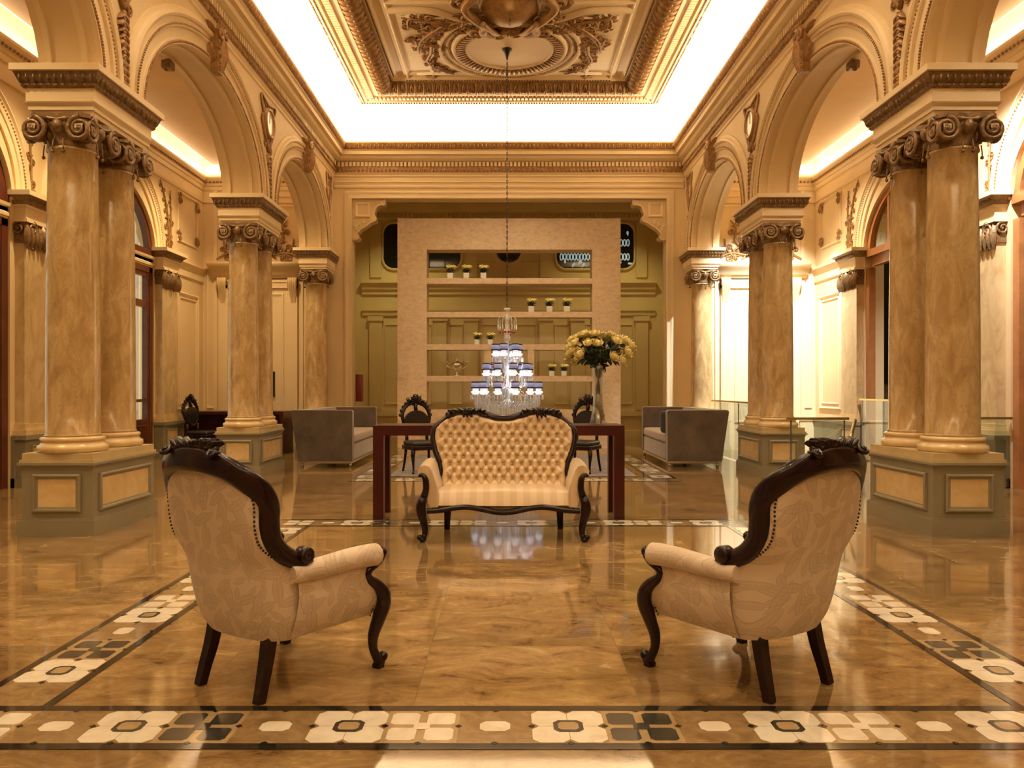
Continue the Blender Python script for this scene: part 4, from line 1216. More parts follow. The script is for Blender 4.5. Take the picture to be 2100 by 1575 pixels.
# ------------------------------------------------------------------ carved ceiling panel
PX, PY0, PY1 = 2.82, -5.6, 15.0
panel = thing('ceiling_panel', 'carved and gilded coffered ceiling panel hanging inside the lit cove', 'ceiling panel', (0, 13.05, 6.95))
T = Matrix.Translation((0, -13.05, -6.95))
def prow(m_, prof, mat=0, closed=True):
    m_.grid([[(-PX + d, PY0 + d, z), (PX - d, PY0 + d, z), (PX - d, PY1 - d, z), (-PX + d, PY1 - d, z)] for d, z in prof], mat, False, closed=True)
fr = MB()
prow(fr, [(0.10, 6.95), (0.04, 6.80), (0.0, 6.78), (0.0, 6.735), (0.05, 6.72), (0.11, 6.725), (0.12, 6.75), (0.14, 6.755), (0.15, 6.775), (0.26, 6.785), (0.27, 6.77), (0.36, 6.765), (0.38, 6.79)])
prow(fr, [(0.66, 6.90), (0.70, 6.885), (0.76, 6.89), (0.80, 6.925), (0.90, 6.93), (0.92, 6.905), (0.98, 6.905), (1.01, 6.93), (1.02, 6.94)])
fr.add([(-PX + 1.0, PY0 + 1, 6.935), (PX - 1.0, PY0 + 1, 6.935), (PX - 1.0, PY1 - 1.0, 6.935), (-PX + 1.0, PY1 - 1.0, 6.935)], [(0, 3, 2, 1)])
build('panel_frame', fr.xf(T), M['trim'], panel)
# gilt runs: fringe, dentils, big egg and leaf torus, inner bead
FC = lambda x, y, z: (Vector((x, y, z)), Vector((1, 0, 0)), Vector((0, -1, 0)), Vector((0, 0, -1)))
gm, dm, cb = MB(), MB(), MB()
prow(cb, [(0.38, 6.79), (0.40, 6.76), (0.46, 6.745), (0.54, 6.77), (0.60, 6.82), (0.65, 6.885), (0.66, 6.90)])
def edges():
    # (origin, along, inward, length)
    yield Vector((-PX, 5.0, 0)), Vector((0, 1, 0)), Vector((1, 0, 0)), PY1 - 5.0
    yield Vector((PX, 5.0, 0)), Vector((0, 1, 0)), Vector((-1, 0, 0)), PY1 - 5.0
    yield Vector((-PX, PY1, 0)), Vector((1, 0, 0)), Vector((0, -1, 0)), 2*PX
for o, al, inn, Lg in edges():
    is_back = abs(al.x) > 0.5
    def rng(d, step):
        a = d if is_back else 0.0
        end = Lg - d
        while a < end: yield a; a += step
    dn = Vector((0, 0, -1))
    for a in rng(0.0, 0.05):       # leafy fringe on the outer edge
        Fo = (o + al*a + Vector((0, 0, 6.75)), al, Vector((0, 0, 1)), -inn)
        leaf(gm, Fo, 0, -0.03, 0.10, 0.028, PI/2 + random.uniform(-0.4, 0.4), 0, 0.03, 0, 0.2)
        Fd = (o + al*a + inn*0.05 + Vector((0, 0, 6.722)), al, inn, dn)
        bead(gm, Fd, 0, 0, 0.02, 0)
    for a in rng(0.2, 0.075):      # dentils
        c = o + al*a + inn*0.205
        v = []
        for z in (6.79, 6.735):
            for q, r_ in ((0, -0.05), (0.045, -0.05), (0.045, 0.05), (0, 0.05)):
                p = c + al*q + inn*r_; v.append((p.x, p.y, z))
        dm.add(v, [(4, 5, 6, 7), (0, 1, 5, 4), (1, 2, 6, 5), (2, 3, 7, 6), (3, 0, 4, 7)])
    pitch = 0.16
    for i, a in enumerate(rng(0.45, pitch)):      # ribs and leaves over the torus
        c = o + al*a
        pr = [(0.37, 6.785), (0.42, 6.745), (0.48, 6.73), (0.55, 6.75), (0.61, 6.80), (0.66, 6.87)]
        cb.tube([c + inn*d + Vector((0, 0, z)) for d, z in pr], [0.018, 0.03, 0.032, 0.03, 0.024, 0.016], 6)
        cb.tube([c + al*0.035 + inn*d + Vector((0, 0, z)) for d, z in pr], [0.008, 0.014, 0.014, 0.014, 0.012, 0.01], 5)
        nrm = Vector((0, 0, -1)) * 0.85 + inn*0.5; nrm.normalize()
        G = (c + al*0.09 + inn*0.64 + Vector((0, 0, 6.85)), al, nrm.cross(al) if (nrm.cross(al)).dot(inn) < 0 else -nrm.cross(al), nrm)
        cb.merge(MB().ball(tuple(c + al*0.095 + inn*0.51 + Vector((0, 0, 6.76))), (0.042, 0.042, 0.035), 8, 5))
        leaf(cb, G, 0, 0, 0.2, 0.035, PI/2 - 0.3, 0, 0.04, 0, 0.1); leaf(cb, G, 0, 0, 0.2, 0.035, PI/2 + 0.3, 0, 0.04, 0, -0.1)
    for a in rng(0.95, 0.05):
        Fd = (o + al*a + inn*0.73 + Vector((0, 0, 6.886)), al, inn, dn); bead(gm, Fd, 0, 0, 0.018, 0)
build('gilt_fringe', gm.xf(T), M['bronze'], panel)
build('dentil_row', dm.xf(T), M['trim'], panel)
build('egg_and_leaf_band', cb.xf(T), M['gilt'], panel)

# compartment around the chandelier rose
CY = 13.05
F = FC(0, CY, 6.935)      # a = +x, b = -(y-CY), height = down
mol = MB()
hx, hyb, hyt = 1.66, 1.26, 1.42      # inner molding half sizes (towards the end wall, towards the camera)
def concave(sa, sb, ca, cb_, r, n=6):
    return [(ca - sa*r*math.cos(PI/2*k/n), cb_ - sb*r*math.sin(PI/2*k/n)) for k in range(n + 1)]
R_ = 0.28
pth = []
for sa, sb in ((1, -1), (-1, -1), (-1, 1), (1, 1)):
    ca = sa*hx; cb_ = sb*(hyb if sb < 0 else hyt)
    q = concave(sa, sb, ca, cb_, R_)
    if sa*sb > 0: q = list(reversed(q))
    pth += q
pth.append(pth[0])
mol.tube([P(F, a, b, 0.01) for a, b in pth], 0.035, 6, up=F[3]); 
mol.tube([P(F, a*0.965, b*0.965, 0.005) for a, b in pth], 0.018, 6, up=F[3])
rect_molding(mol, F, -1.86, 1.86, -1.45, 1.62, 0.07, 0.04)
# round moldings
for rx, w, h in ((1.17, 0.05, 0.055), (1.06, 0.03, 0.03), (0.93, 0.05, 0.07), (0.72, 0.04, 0.05)):
    mol.sweep(ring(56, rx, rx*1.02), [(-w, 0.0), (-w*0.7, h*0.7), (0, h), (w*0.7, h*0.6), (w, 0.0)], F, 0, True)
build('compartment_molding', mol.xf(T), M['trim'], panel)
fl_ = MB()
for k in range(64):
    a = 2*PI*k/64
    fl_.tube([P(F, 0.75*math.cos(a), 0.75*math.sin(a), 0.035), P(F, 0.83*math.cos(a), 0.83*math.sin(a), 0.045), P(F, 0.90*math.cos(a), 0.90*math.sin(a), 0.055)], [0.016, 0.026, 0.026], 5)
for k in range(110):
    a = 2*PI*k/110; bead(fl_, F, 1.0*math.cos(a), 1.0*math.sin(a), 0.018, 0.01)
for k in range(150):
    a = 2*PI*k/150; bead(fl_, F, 1.10*math.cos(a), 1.12*math.sin(a), 0.014, 0.03)
build('fluted_ring', fl_.xf(T), M['gilt'], panel)
# dome plate of the rose
rd_ = MB(); rd_.sweep(ring(48, 0.70, 0.70), [(0.0, 0.03), (-0.1, 0.012), (-0.3, 0.008), (-0.70, 0.006)], F, 0, True)
build('rose_plate', rd_.xf(T), M['trim'], panel)
# corner foliage
ff = MB(); r = random.Random(17)
for sa in (-1, 1):
    for pts, sz in (([(0.98, 0.90), (1.2, 0.65), (1.42, 0.3), (1.50, -0.1)], 0.26), ([(0.95, 0.95), (1.25, 1.05), (1.5, 1.1), (1.55, 0.8)], 0.26),
                    ([(1.25, 0.2), (1.3, -0.15), (1.38, -0.45), (1.25, -0.8)], 0.22), ([(1.5, 0.4), (1.45, 0.1), (1.3, 0.0)], 0.22),
                    ([(0.85, 1.0), (0.65, 1.15), (0.5, 1.28)], 0.2), ([(1.52, 0.9), (1.4, 0.75), (1.2, 0.85)], 0.2), ([(1.25, -0.75), (1.12, -0.9), (0.95, -1.02)], 0.15)):
        acanthus(ff, F, [(sa*a, b) for a, b in pts], sz*1.05, 0, 0.0, r, 1.4)
        acanthus(ff, F, [(sa*(a + 0.04), b + 0.05) for a, b in pts], sz*0.7, 0, 0.03, r, 1.2)
    spiral(ff, F, sa*1.42, -1.08, 0.10, 1.3, 0.02, sa, 0, 0)
    for k in range(6): leaf(ff, F, sa*1.42, -1.08, 0.13, 0.03, k*PI/3, 0, 0.03)
build('corner_foliage', ff.xf(T), M['gilt'], panel)
# great cartouche between the compartments
kk = MB(); F2 = FC(0, 11.55, 6.93)
kk.sweep(ring(30, 0.42, 0.46, 0, 0), [(-0.42, 0.26), (-0.2, 0.22), (0, 0.10), (0.05, 0.0)], F2, 0, True)
for sa in (-1, 1):
    kk.tube([P(F2, sa*a, b, h) for a, b, h in smooth_path([(0.25, -0.85, 0.05), (0.42, -0.62, 0.12), (0.38, -0.38, 0.14), (0.52, -0.1, 0.16), (0.66, 0.2, 0.14), (0.5, 0.5, 0.12)], 5)], 0.07, 8)
    kk.tube([P(F2, sa*a, b, h) for a, b, h in smooth_path([(0.14, -0.8, 0.04), (0.22, -0.66, 0.12), (0.28, -0.4, 0.2), (0.40, -0.1, 0.24)], 5)], 0.045, 8)
    spiral(kk, F2, sa*0.52, -0.66, 0.15, 1.6, 0.05, sa, PI/2, 0.06)
    spiral(kk, F2, sa*0.72, 0.24, 0.16, 1.6, 0.05, -sa, 0, 0.05)
    acanthus(kk, F2, [(sa*0.12, -0.78), (sa*0.45, -0.86), (sa*0.78, -0.80), (sa*1.0, -0.55)], 0.24, 0, 0.0, r, 1.4)
    acanthus(kk, F2, [(sa*0.55, -0.4), (sa*0.8, -0.45), (sa*0.98, -0.6)], 0.22, 0, 0.02, r, 1.4)
    acanthus(kk, F2, [(sa*0.5, -0.2), (sa*0.62, 0.0), (sa*0.6, 0.3)], 0.2, 0, 0.1, r, 1.3)
for k in range(9): leaf(kk, F2, 0, -0.66, 0.22, 0.05, PI/2 + (k - 4)*0.4 + PI, 0.04, 0.06)
build('cartouche', kk.xf(T), M['gilt'], panel)
sw = MB()
for sa in (-1, 1):
    rows = []
    for (o_, h) in ((-0.07, 0), (-0.05, 0.05), (0, 0.07), (0.05, 0.05), (0.07, 0)):
        rows.append([P(F2, sa*a, b + o_, h) for a, b in smooth_path([(0.55, -0.50), (0.85, -0.35), (1.1, -0.18), (1.35, -0.12), (1.86, -0.12)], 5)])
    sw.grid(rows)
build('swept_molding', sw.xf(T), M['trim'], panel)

# downlight fittings
for i, (x, y) in enumerate(HALL_SPOTS):
    if y < 5: continue
for x, y, p in AISLE_SPOTS:
    if y < 7: continue
    d = MB(); d.lathe([(0.085, 5.722), (0.09, 5.705), (0.07, 5.70), (0.062, 5.712)], 20, (x, y))
    side = 'left' if x < 0 else 'right'
    o = tag(build('ceiling_downlight', d, M['trim'] if x < 0 else M['trim']), 'recessed round downlight in the %s aisle ceiling, %s one' % (side, 'farther' if y > 11 else 'nearer'), 'downlight', 'recessed aisle downlights')
    l = MB(); l.add([(x + 0.062*math.cos(2*PI*k/16), y + 0.062*math.sin(2*PI*k/16), 5.713) for k in range(16)], [tuple(reversed(range(16)))])
    build('lens', l, M['downlight'], o)
for x, y, tx, ty in ((5.0, 13.2, 5.15, 16), (5.1, 8.6, 6.3, 10.4)):
    pass
# small spotlight boxes fixed under the arch crowns
fx0 = None
for s, y, nm in ((-1, 9.2, 'the wide left arch'), (1, 9.2, 'the wide right arch'), (1, 13.5, 'the narrower far right arch')):
    lab = 'small dark projector box fixed under %s' % nm
    if fx0 is None:
        fx0 = thing('projector_box', lab, 'spotlight', (0, 0, 0), 0, 'projector boxes under the arches'); o = fx0
        q = MB(); q.rbox(-0.06, 0.06, -0.07, 0.07, -0.05, 0.05, 0.02); q.merge(MB().ball((0.0, -0.05, -0.05), 0.035, 10, 6)); build('housing', q, M['bronze'], fx0)
        q = MB(); q.tube([(0, 0, 0.04), (0, 0, 0.12)], 0.018, 8); build('bracket', q, M['bronze'], fx0)
    else: o = dup(fx0, label=lab)
    o.location = (s*4.04, y, 5.06)
# ------------------------------------------------------------------ inlaid borders in the floor
MATS = ['brown', 'white', 'black', 'darkgreen', 'tan']
matl = [M[k] for k in MATS]
Z1, Z2, Z3 = 0.0012, 0.0022, 0.0030
def poly_f(mb, pts, z, mat, T):
    mb.add([tuple(T @ Vector((a, b, z))) for a, b in pts], [tuple(range(len(pts)))], mat)
def octa(ca, cb, hx, hy, ch): return [(ca-hx+ch, cb-hy), (ca+hx-ch, cb-hy), (ca+hx, cb-hy+ch), (ca+hx, cb+hy-ch), (ca+hx-ch, cb+hy), (ca-hx+ch, cb+hy), (ca-hx, cb+hy-ch), (ca-hx, cb-hy+ch)]
def motif(mb, c, kind, m, T):
    """one square module of side m centred at c on the band axis"""
    h = m/2
    if kind == 'f':
        q = h/2 - 0.001
        for sa in (-1, 1):
            for sb in (-1, 1):
                cx, cy = c + sa*h/2, sb*h/2
                poly_f(mb, octa(cx, cy, q, q, 0.026), Z2, 1, T)
        poly_f(mb, octa(c, 0, 0.055, 0.050, 0.020), Z3, 3, T)
        poly_f(mb, octa(c, 0, 0.038, 0.033, 0.013), Z3 + 0.0006, 4, T)
    elif kind in 'wd':
        poly_f(mb, [(c-h, -h), (c+h, -h), (c+h, h), (c-h, h)], Z1 + 0.0003, 4, T)
        for sa in (-1, 1):
            for sb in (-1, 1):
                poly_f(mb, octa(c + sa*h*0.50, sb*h*0.48, 0.052, 0.051, 0.014), Z2, 1 if kind == 'w' else 3, T)
        poly_f(mb, octa(c, 0, 0.030, 0.027, 0.011), Z3, 1 if kind == 'w' else 3, T)
    else:
        poly_f(mb, octa(c, 0, 0.056, 0.042, 0.020), Z2, 1, T)
    for e in (-h,):
        poly_f(mb, [(c+e-0.014, 0), (c+e, -0.014), (c+e+0.014, 0), (c+e, 0.014)], Z3, 2, T)
    for sb in (-1, 1):
        poly_f(mb, [(c-0.014, sb*(h+0.001)), (c, sb*(h+0.001) - 0.014), (c+0.014, sb*(h+0.001)), (c, sb*(h+0.001) + 0.010)], Z3, 2, T)
def band(x0, y0, x1, y1, width, phase, m, seq, name_label):
    """band centred on the segment; local a runs along it"""
    mb = MB()
    d = Vector((x1 - x0, y1 - y0, 0)); L = d.length; d.normalize(); nrm = Vector((-d.y, d.x, 0))
    T = Matrix(((d.x, nrm.x, 0, x0), (d.y, nrm.y, 0, y0), (0, 0, 1, 0), (0, 0, 0, 1)))
    h = m/2 + 0.004; o = width/2
    poly_f(mb, [(0, -h), (L, -h), (L, h), (0, h)], Z1, 0, T)
    k = math.ceil((0 - phase)/m + 0.5)
    i = k
    while phase + i*m + m/2 < L + 0.02:
        motif(mb, phase + i*m, seq[i % len(seq)], m, T); i += 1
    for sb in (-1, 1):
        poly_f(mb, [(-0.0, sb*h), (L, sb*h), (L, sb*o), (0, sb*o)], Z1 + 0.0008, 2, T)
    return trim(mb, matl, name_label)
BX0, BX1, BW = -2.20, 2.32, 0.37
BY0, BY1 = 2.70, 7.45
w2 = BW/2
seq = ['f', 'd', 'o', 'f', 'w', 'o']
# front band: a flower centred at x=0.186 followed by a dark four-square to the right
band(BX0, BY0 + w2, BX1, BY0 + w2, BW, 0.186 - BX0, 0.2705, seq, 'inlaid stone floor border nearest the camera')
band(BX0, BY1 - w2, BX1, BY1 - w2, BW, 0.186 - BX0, 0.2705, seq, 'inlaid stone floor border behind the settee')
band(BX0 + w2, BY0 + BW, BX0 + w2, BY1 - BW, BW, 3.454 - BY0 - BW, 0.2833, seq, 'inlaid stone floor border on the left of the seating')
band(BX1 - w2, BY0 + BW, BX1 - w2, BY1 - BW, BW, 3.454 - BY0 - BW, 0.2833, seq, 'inlaid stone floor border on the right of the seating')
BY2, BY3 = 10.5, 15.3
band(BX0, BY2 + w2, BX1, BY2 + w2, BW, 0.186 - BX0, 0.2705, seq, 'inlaid stone floor border before the grey rug')
band(BX0 + w2, BY2 + BW, BX0 + w2, BY3, BW, 0.2, 0.2833, seq, 'inlaid stone floor border left of the grey rug')
band(BX1 - w2, BY2 + BW, BX1 - w2, BY3, BW, 0.2, 0.2833, seq, 'inlaid stone floor border right of the grey rug')
rg = MB(); rg.rbox(-1.72, 1.80, 11.05, 14.6, 0.0, 0.014, 0.006)
tag(build('rug', rg, M['rugmat']), 'faded grey rug under the dark carved chairs behind the long table', 'rug')
# ------------------------------------------------------------------ ivory armchairs (local: +y faces forward)
BACK_LV = [(0.235, 0.245, -0.20, -0.315), (0.30, 0.275, -0.205, -0.355), (0.40, 0.292, -0.215, -0.388), (0.50, 0.296, -0.235, -0.408), (0.56, 0.292, -0.275, -0.418), (0.60, 0.284, -0.335, -0.425), (0.65, 0.274, -0.380, -0.437),
           (0.72, 0.272, -0.400, -0.455), (0.80, 0.275, -0.405, -0.470), (0.85, 0.262, -0.415, -0.480), (0.89, 0.232, -0.435, -0.487), (0.92, 0.185, -0.455, -0.491), (0.94, 0.12, -0.472, -0.493), (0.948, 0.05, -0.485, -0.494)]
def armchair(label):
    root = thing('armchair', label, 'armchair', (0, 0, 0), 0, 'ivory damask armchairs with dark carved frames')
    # outside back
    lv = smooth_path(BACK_LV, 3)
    rows = []
    for z, xs, ys, yb in lv:
        r = []
        for k in range(25):
            s_ = -1 + 2*k/24; a = abs(s_)*PI/2
            r.append((math.copysign(xs*math.sin(a)**0.9 if a > 0 else 0, s_), yb + (ys - yb)*(1 - math.cos(a)**0.85), z))
        rows.append(r)
    o = MB(); o.grid(rows)
    ob = build('outside_back', o, M['damask'], root)
    # inside back, padded
    rows = []
    for z, xs, ys, yb in lv:
        if z < 0.38: continue
        r = []
        for k in range(25):
            s_ = -1 + 2*k/24; a = abs(s_)*PI/2
            pad = 0.13*math.cos(a)**0.6 if a < PI/2 - 1e-4 else 0
            tuft = 0.012*math.sin(k*PI/3)*math.sin(z*30)
            r.append((math.copysign(xs*math.sin(a)**0.9 if a > 0 else 0, s_), yb + (ys - yb)*(1 - math.cos(a)**0.85) + pad + tuft + (0.05 if a > 1.5 else 0), z))
        rows.append(r)
    o = MB(); o.grid(rows, flip=True); build('inside_back', o, M['damask'], root)
    # seams (piping) between back and side panels, and lower welt
    for sg in (-1, 1):
        o = MB(); o.tube([(sg*(xs + 0.002), ys, z) for z, xs, ys, yb in lv if z < 0.56], 0.005, 6); build('piping', o, M['damask'], ob)
    # carved mahogany back frame: broad flat molding, follows the wing edge down to the scroll
    half = [(0.0, -0.505, 0.978, 0.050), (0.07, -0.502, 0.975, 0.049), (0.14, -0.490, 0.960, 0.048), (0.205, -0.466, 0.932, 0.047), (0.252, -0.438, 0.892, 0.047), (0.278, -0.408, 0.845, 0.046), (0.284, -0.390, 0.79, 0.045), (0.280, -0.386, 0.73, 0.043), (0.276, -0.372, 0.665, 0.042), (0.282, -0.335, 0.608, 0.041), (0.292, -0.280, 0.572, 0.038), (0.300, -0.232, 0.558, 0.034), (0.304, -0.205, 0.568, 0.026)]
    hp = smooth_path(half, 4)
    full = [(-x, y, z, w) for x, y, z, w in reversed(hp[1:])] + hp
    rows = []
    n = len(full)
    for i, (x, y, z, w) in enumerate(full):
        p0 = Vector(full[max(0, i-1)][:3]); p1 = Vector(full[min(n-1, i+1)][:3]); t = (p1 - p0).normalized()
        # outward direction away from the chair axis, wide axis roughly front-back/up
        k_ = min(1, max(0, (z - 0.80)/0.14)); k_ = k_*k_*(3 - 2*k_)
        rad_ = Vector((x, 0, z - 0.74)); rad_.normalize()
        wd = Vector((0, 1, 0))*(1 - k_) + (rad_ + Vector((0, 0.25, 0)))*k_
        wd -= t*wd.dot(t); wd.normalize(); out = wd.cross(t).normalized()
        r = []
        for j in range(12):
            a = 2*PI*j/12
            ca, sa = math.cos(a), math.sin(a)
            th = 0.024 if abs(x) > 0.02 or z < 0.9 else 0.024
            k1 = w*math.copysign(abs(ca)**0.7, ca); k2 = th*math.copysign(abs(sa)**0.8, sa)
            r.append(tuple(Vector((x, y + 0.03*(1 - k_), z)) + wd*k1 + out*k2))
        rows.append(r)
    o = MB(); o.grid(rows, closed=True)
    for e in (0, -1): o.add(rows[e], [tuple(range(12))])
    for sg in (-1, 1):      # the scrolls at the arm
        for k in range(1):
            rows2 = []
            cx, cy, cz = sg*0.306, -0.205, 0.582
            for hh, rr_ in ((-0.030, 0.0), (-0.030, 0.030), (-0.02, 0.036), (0.02, 0.036), (0.030, 0.030), (0.031, 0.014), (0.026, 0.012), (0.026, 0)):
                rows2.append([(cx + hh, cy + rr_*math.cos(2*PI*j/14), cz + rr_*math.sin(2*PI*j/14)) for j in range(14)])
            o.grid(rows2, 0, True, closed=True)
    fr = build('back_frame', o, M['mahogany'], root)
    # crest carving
    o = MB(); r_ = random.Random(3)
    Fc = frame((0, -0.495, 1.012), (1, 0, 0), (0, 0.75, 0.65))
    for sg in (-1, 1):
        for k in range(5):
            leaf(o, Fc, sg*0.025*k, 0.0, 0.06, 0.014, (0.15 + 0.25*(k % 2)) if sg > 0 else PI - 0.15 - 0.25*(k % 2), 0.0, 0.03, 0, sg*0.5)
        for x, z, R in ((0.03, 1.034, 0.016), (0.06, 1.036, 0.017), (0.09, 1.028, 0.015), (0.115, 1.022, 0.014), (0.14, 1.010, 0.015)):
            o.ball((sg*x, -0.492, z - 0.008), (R*1.2, 0.022, R), 8, 5)
        spiral(o, Fc, sg*0.15, -0.02, 0.024, 1.3, 0.012, sg, PI/2, 0)
    o.ball((0, -0.495, 1.036), (0.022, 0.022, 0.018), 8, 5)
    build('crest_carving', o, M['mahogany'], fr)
    # brass-dark nail heads along the edge of the outside back
    o = MB()
    pth = [(xs, ys, z) for z, xs, ys, yb in smooth_path(BACK_LV, 14) if z > 0.562]
    for sg in (-1, 1):
        last = None; o = MB()
        for x, y, z in pth:
            p = Vector((sg*x*0.985, y - 0.018, z))
            if last is None or (p - last).length > 0.0135: o.ball(tuple(p), 0.0052, 6, 4); last = p
        build('nail_heads', o, M['mahogany'], ob)
    # seat box and cushion
    o = MB(); o.rbox(-0.262, 0.262, -0.26, 0.235, 0.245, 0.44, 0.05, 0, 4); build('seat', o, M['damask'], root)
    # arms: outer panel, roll, wooden post
    for sg in (-1, 1):
        rows = []
        for i in range(11):
            u = i/10
            r = []
            yy0 = lerp(-0.235, 0.205, u)
            for j in range(9):
                v = j/8
                z = lerp(0.237 - 0.0*u, 0.525, v)
                fr_in = 0.055*math.sin(PI*min(1, v*1.05))**1.5*u**5 if v > 0.3 else 0
                y = yy0 - fr_in*0 + (0.02*(1-v) if u > 0.95 else 0)
                y -= 0.075*u**3*max(0, v - 0.45)/0.55
                x = lerp(0.245 + 0.03*u, 0.30 + 0.02*u, min(1, v*1.6)**0.6) + 0.012*math.sin(PI*v)
                r.append((sg*x, y, z))
            rows.append(r)
        o = MB(); o.grid(rows)
        ins = [[(sg*(abs(p[0]) - 0.05), p[1], p[2]) for p in r] for r in rows]; o.grid(ins, flip=True)
        o.grid([rows[-1], ins[-1]]); o.grid([[r[0] for r in rows], [r[0] for r in ins]])
        arm = build('arm', o, M['damask'], root)
        o = MB(); o.tube(smooth_path([(sg*0.296, -0.27, 0.515), (sg*0.303, -0.12, 0.515), (sg*0.315, 0.03, 0.522), (sg*0.328, 0.13, 0.522), (sg*0.332, 0.182, 0.518)], 4), [0.040 + 0.010*min(1, k/12) for k in range(17)], 14)
        o.ball((sg*0.332, 0.182, 0.518), (0.049, 0.018, 0.049), 14, 6)
        build('arm_roll', o, M['damask'], arm)
        pth = smooth_path([(sg*0.335, 0.205, 0.535, 0.012), (sg*0.335, 0.215, 0.515, 0.022), (sg*0.332, 0.195, 0.485, 0.022), (sg*0.325, 0.145, 0.45, 0.018), (sg*0.322, 0.155, 0.415, 0.020), (sg*0.325, 0.205, 0.378, 0.027), (sg*0.325, 0.240, 0.335, 0.033), (sg*0.32, 0.248, 0.28, 0.034), (sg*0.31, 0.228, 0.22, 0.031), (sg*0.30, 0.205, 0.15, 0.025), (sg*0.30, 0.205, 0.09, 0.020), (sg*0.305, 0.225, 0.045, 0.022), (sg*0.305, 0.235, 0.02, 0.022)], 4)
        o = MB(); o.tube([p[:3] for p in pth], [p[3] for p in pth], 10, up=(1, 0, 0))
        o.ball((sg*0.305, 0.262, 0.042), 0.024, 8, 6); o.ball((sg*0.305, 0.240, 0.022), (0.024, 0.032, 0.022), 8, 6)
        o.ball((sg*0.335, 0.222, 0.522), (0.026, 0.022, 0.026), 8, 6)
        o.box(sg*0.305 - 0.02, sg*0.305 + 0.02, 0.215, 0.25, 0.0, 0.02)
        build('front_leg', o, M['mahogany'], root)
        pth = smooth_path([(sg*0.170, -0.255, 0.30, 0.034), (sg*0.172, -0.268, 0.24, 0.033), (sg*0.176, -0.285, 0.16, 0.031), (sg*0.182, -0.308, 0.08, 0.028), (sg*0.186, -0.33, 0.0, 0.026)], 4)
        o = MB(); o.tube([p[:3] for p in pth], [p[3] for p in pth], 4, up=(1, 1, 0), smooth=False); build('rear_leg', o, M['mahogany'], root)
        o = MB()
        for k in range(16):
            v = k/15; o.ball((sg*(0.312 - 0.02*v), 0.165 + 0.05*math.sin(v*PI*0.8), 0.44 - 0.2*v), 0.0045, 5, 3)
        build('nail_heads', o, M['mahogany'], arm)
    o = MB(); rows = []
    for i in range(15):
        x = lerp(-0.29, 0.29, i/14); zc = 0.27 - 0.02*math.cos(x/0.29*PI*1.5)
        rows.append([(x, 0.235, zc + 0.03), (x, 0.258, zc + 0.02), (x, 0.258, zc - 0.02), (x, 0.235, zc - 0.03)])
    o.grid(rows, closed=True); build('front_rail', o, M['mahogany'], root)
    return root
AC = armchair('ivory armchair on the left seen from behind, turned to the right')
AC.location = (-1.00, 3.47, 0); AC.rotation_euler = (0, 0, math.radians(-33))
dup(AC, loc=(0.985, 3.485, 0), rz=math.radians(32.5), label='ivory armchair on the right seen from behind, turned to the left')

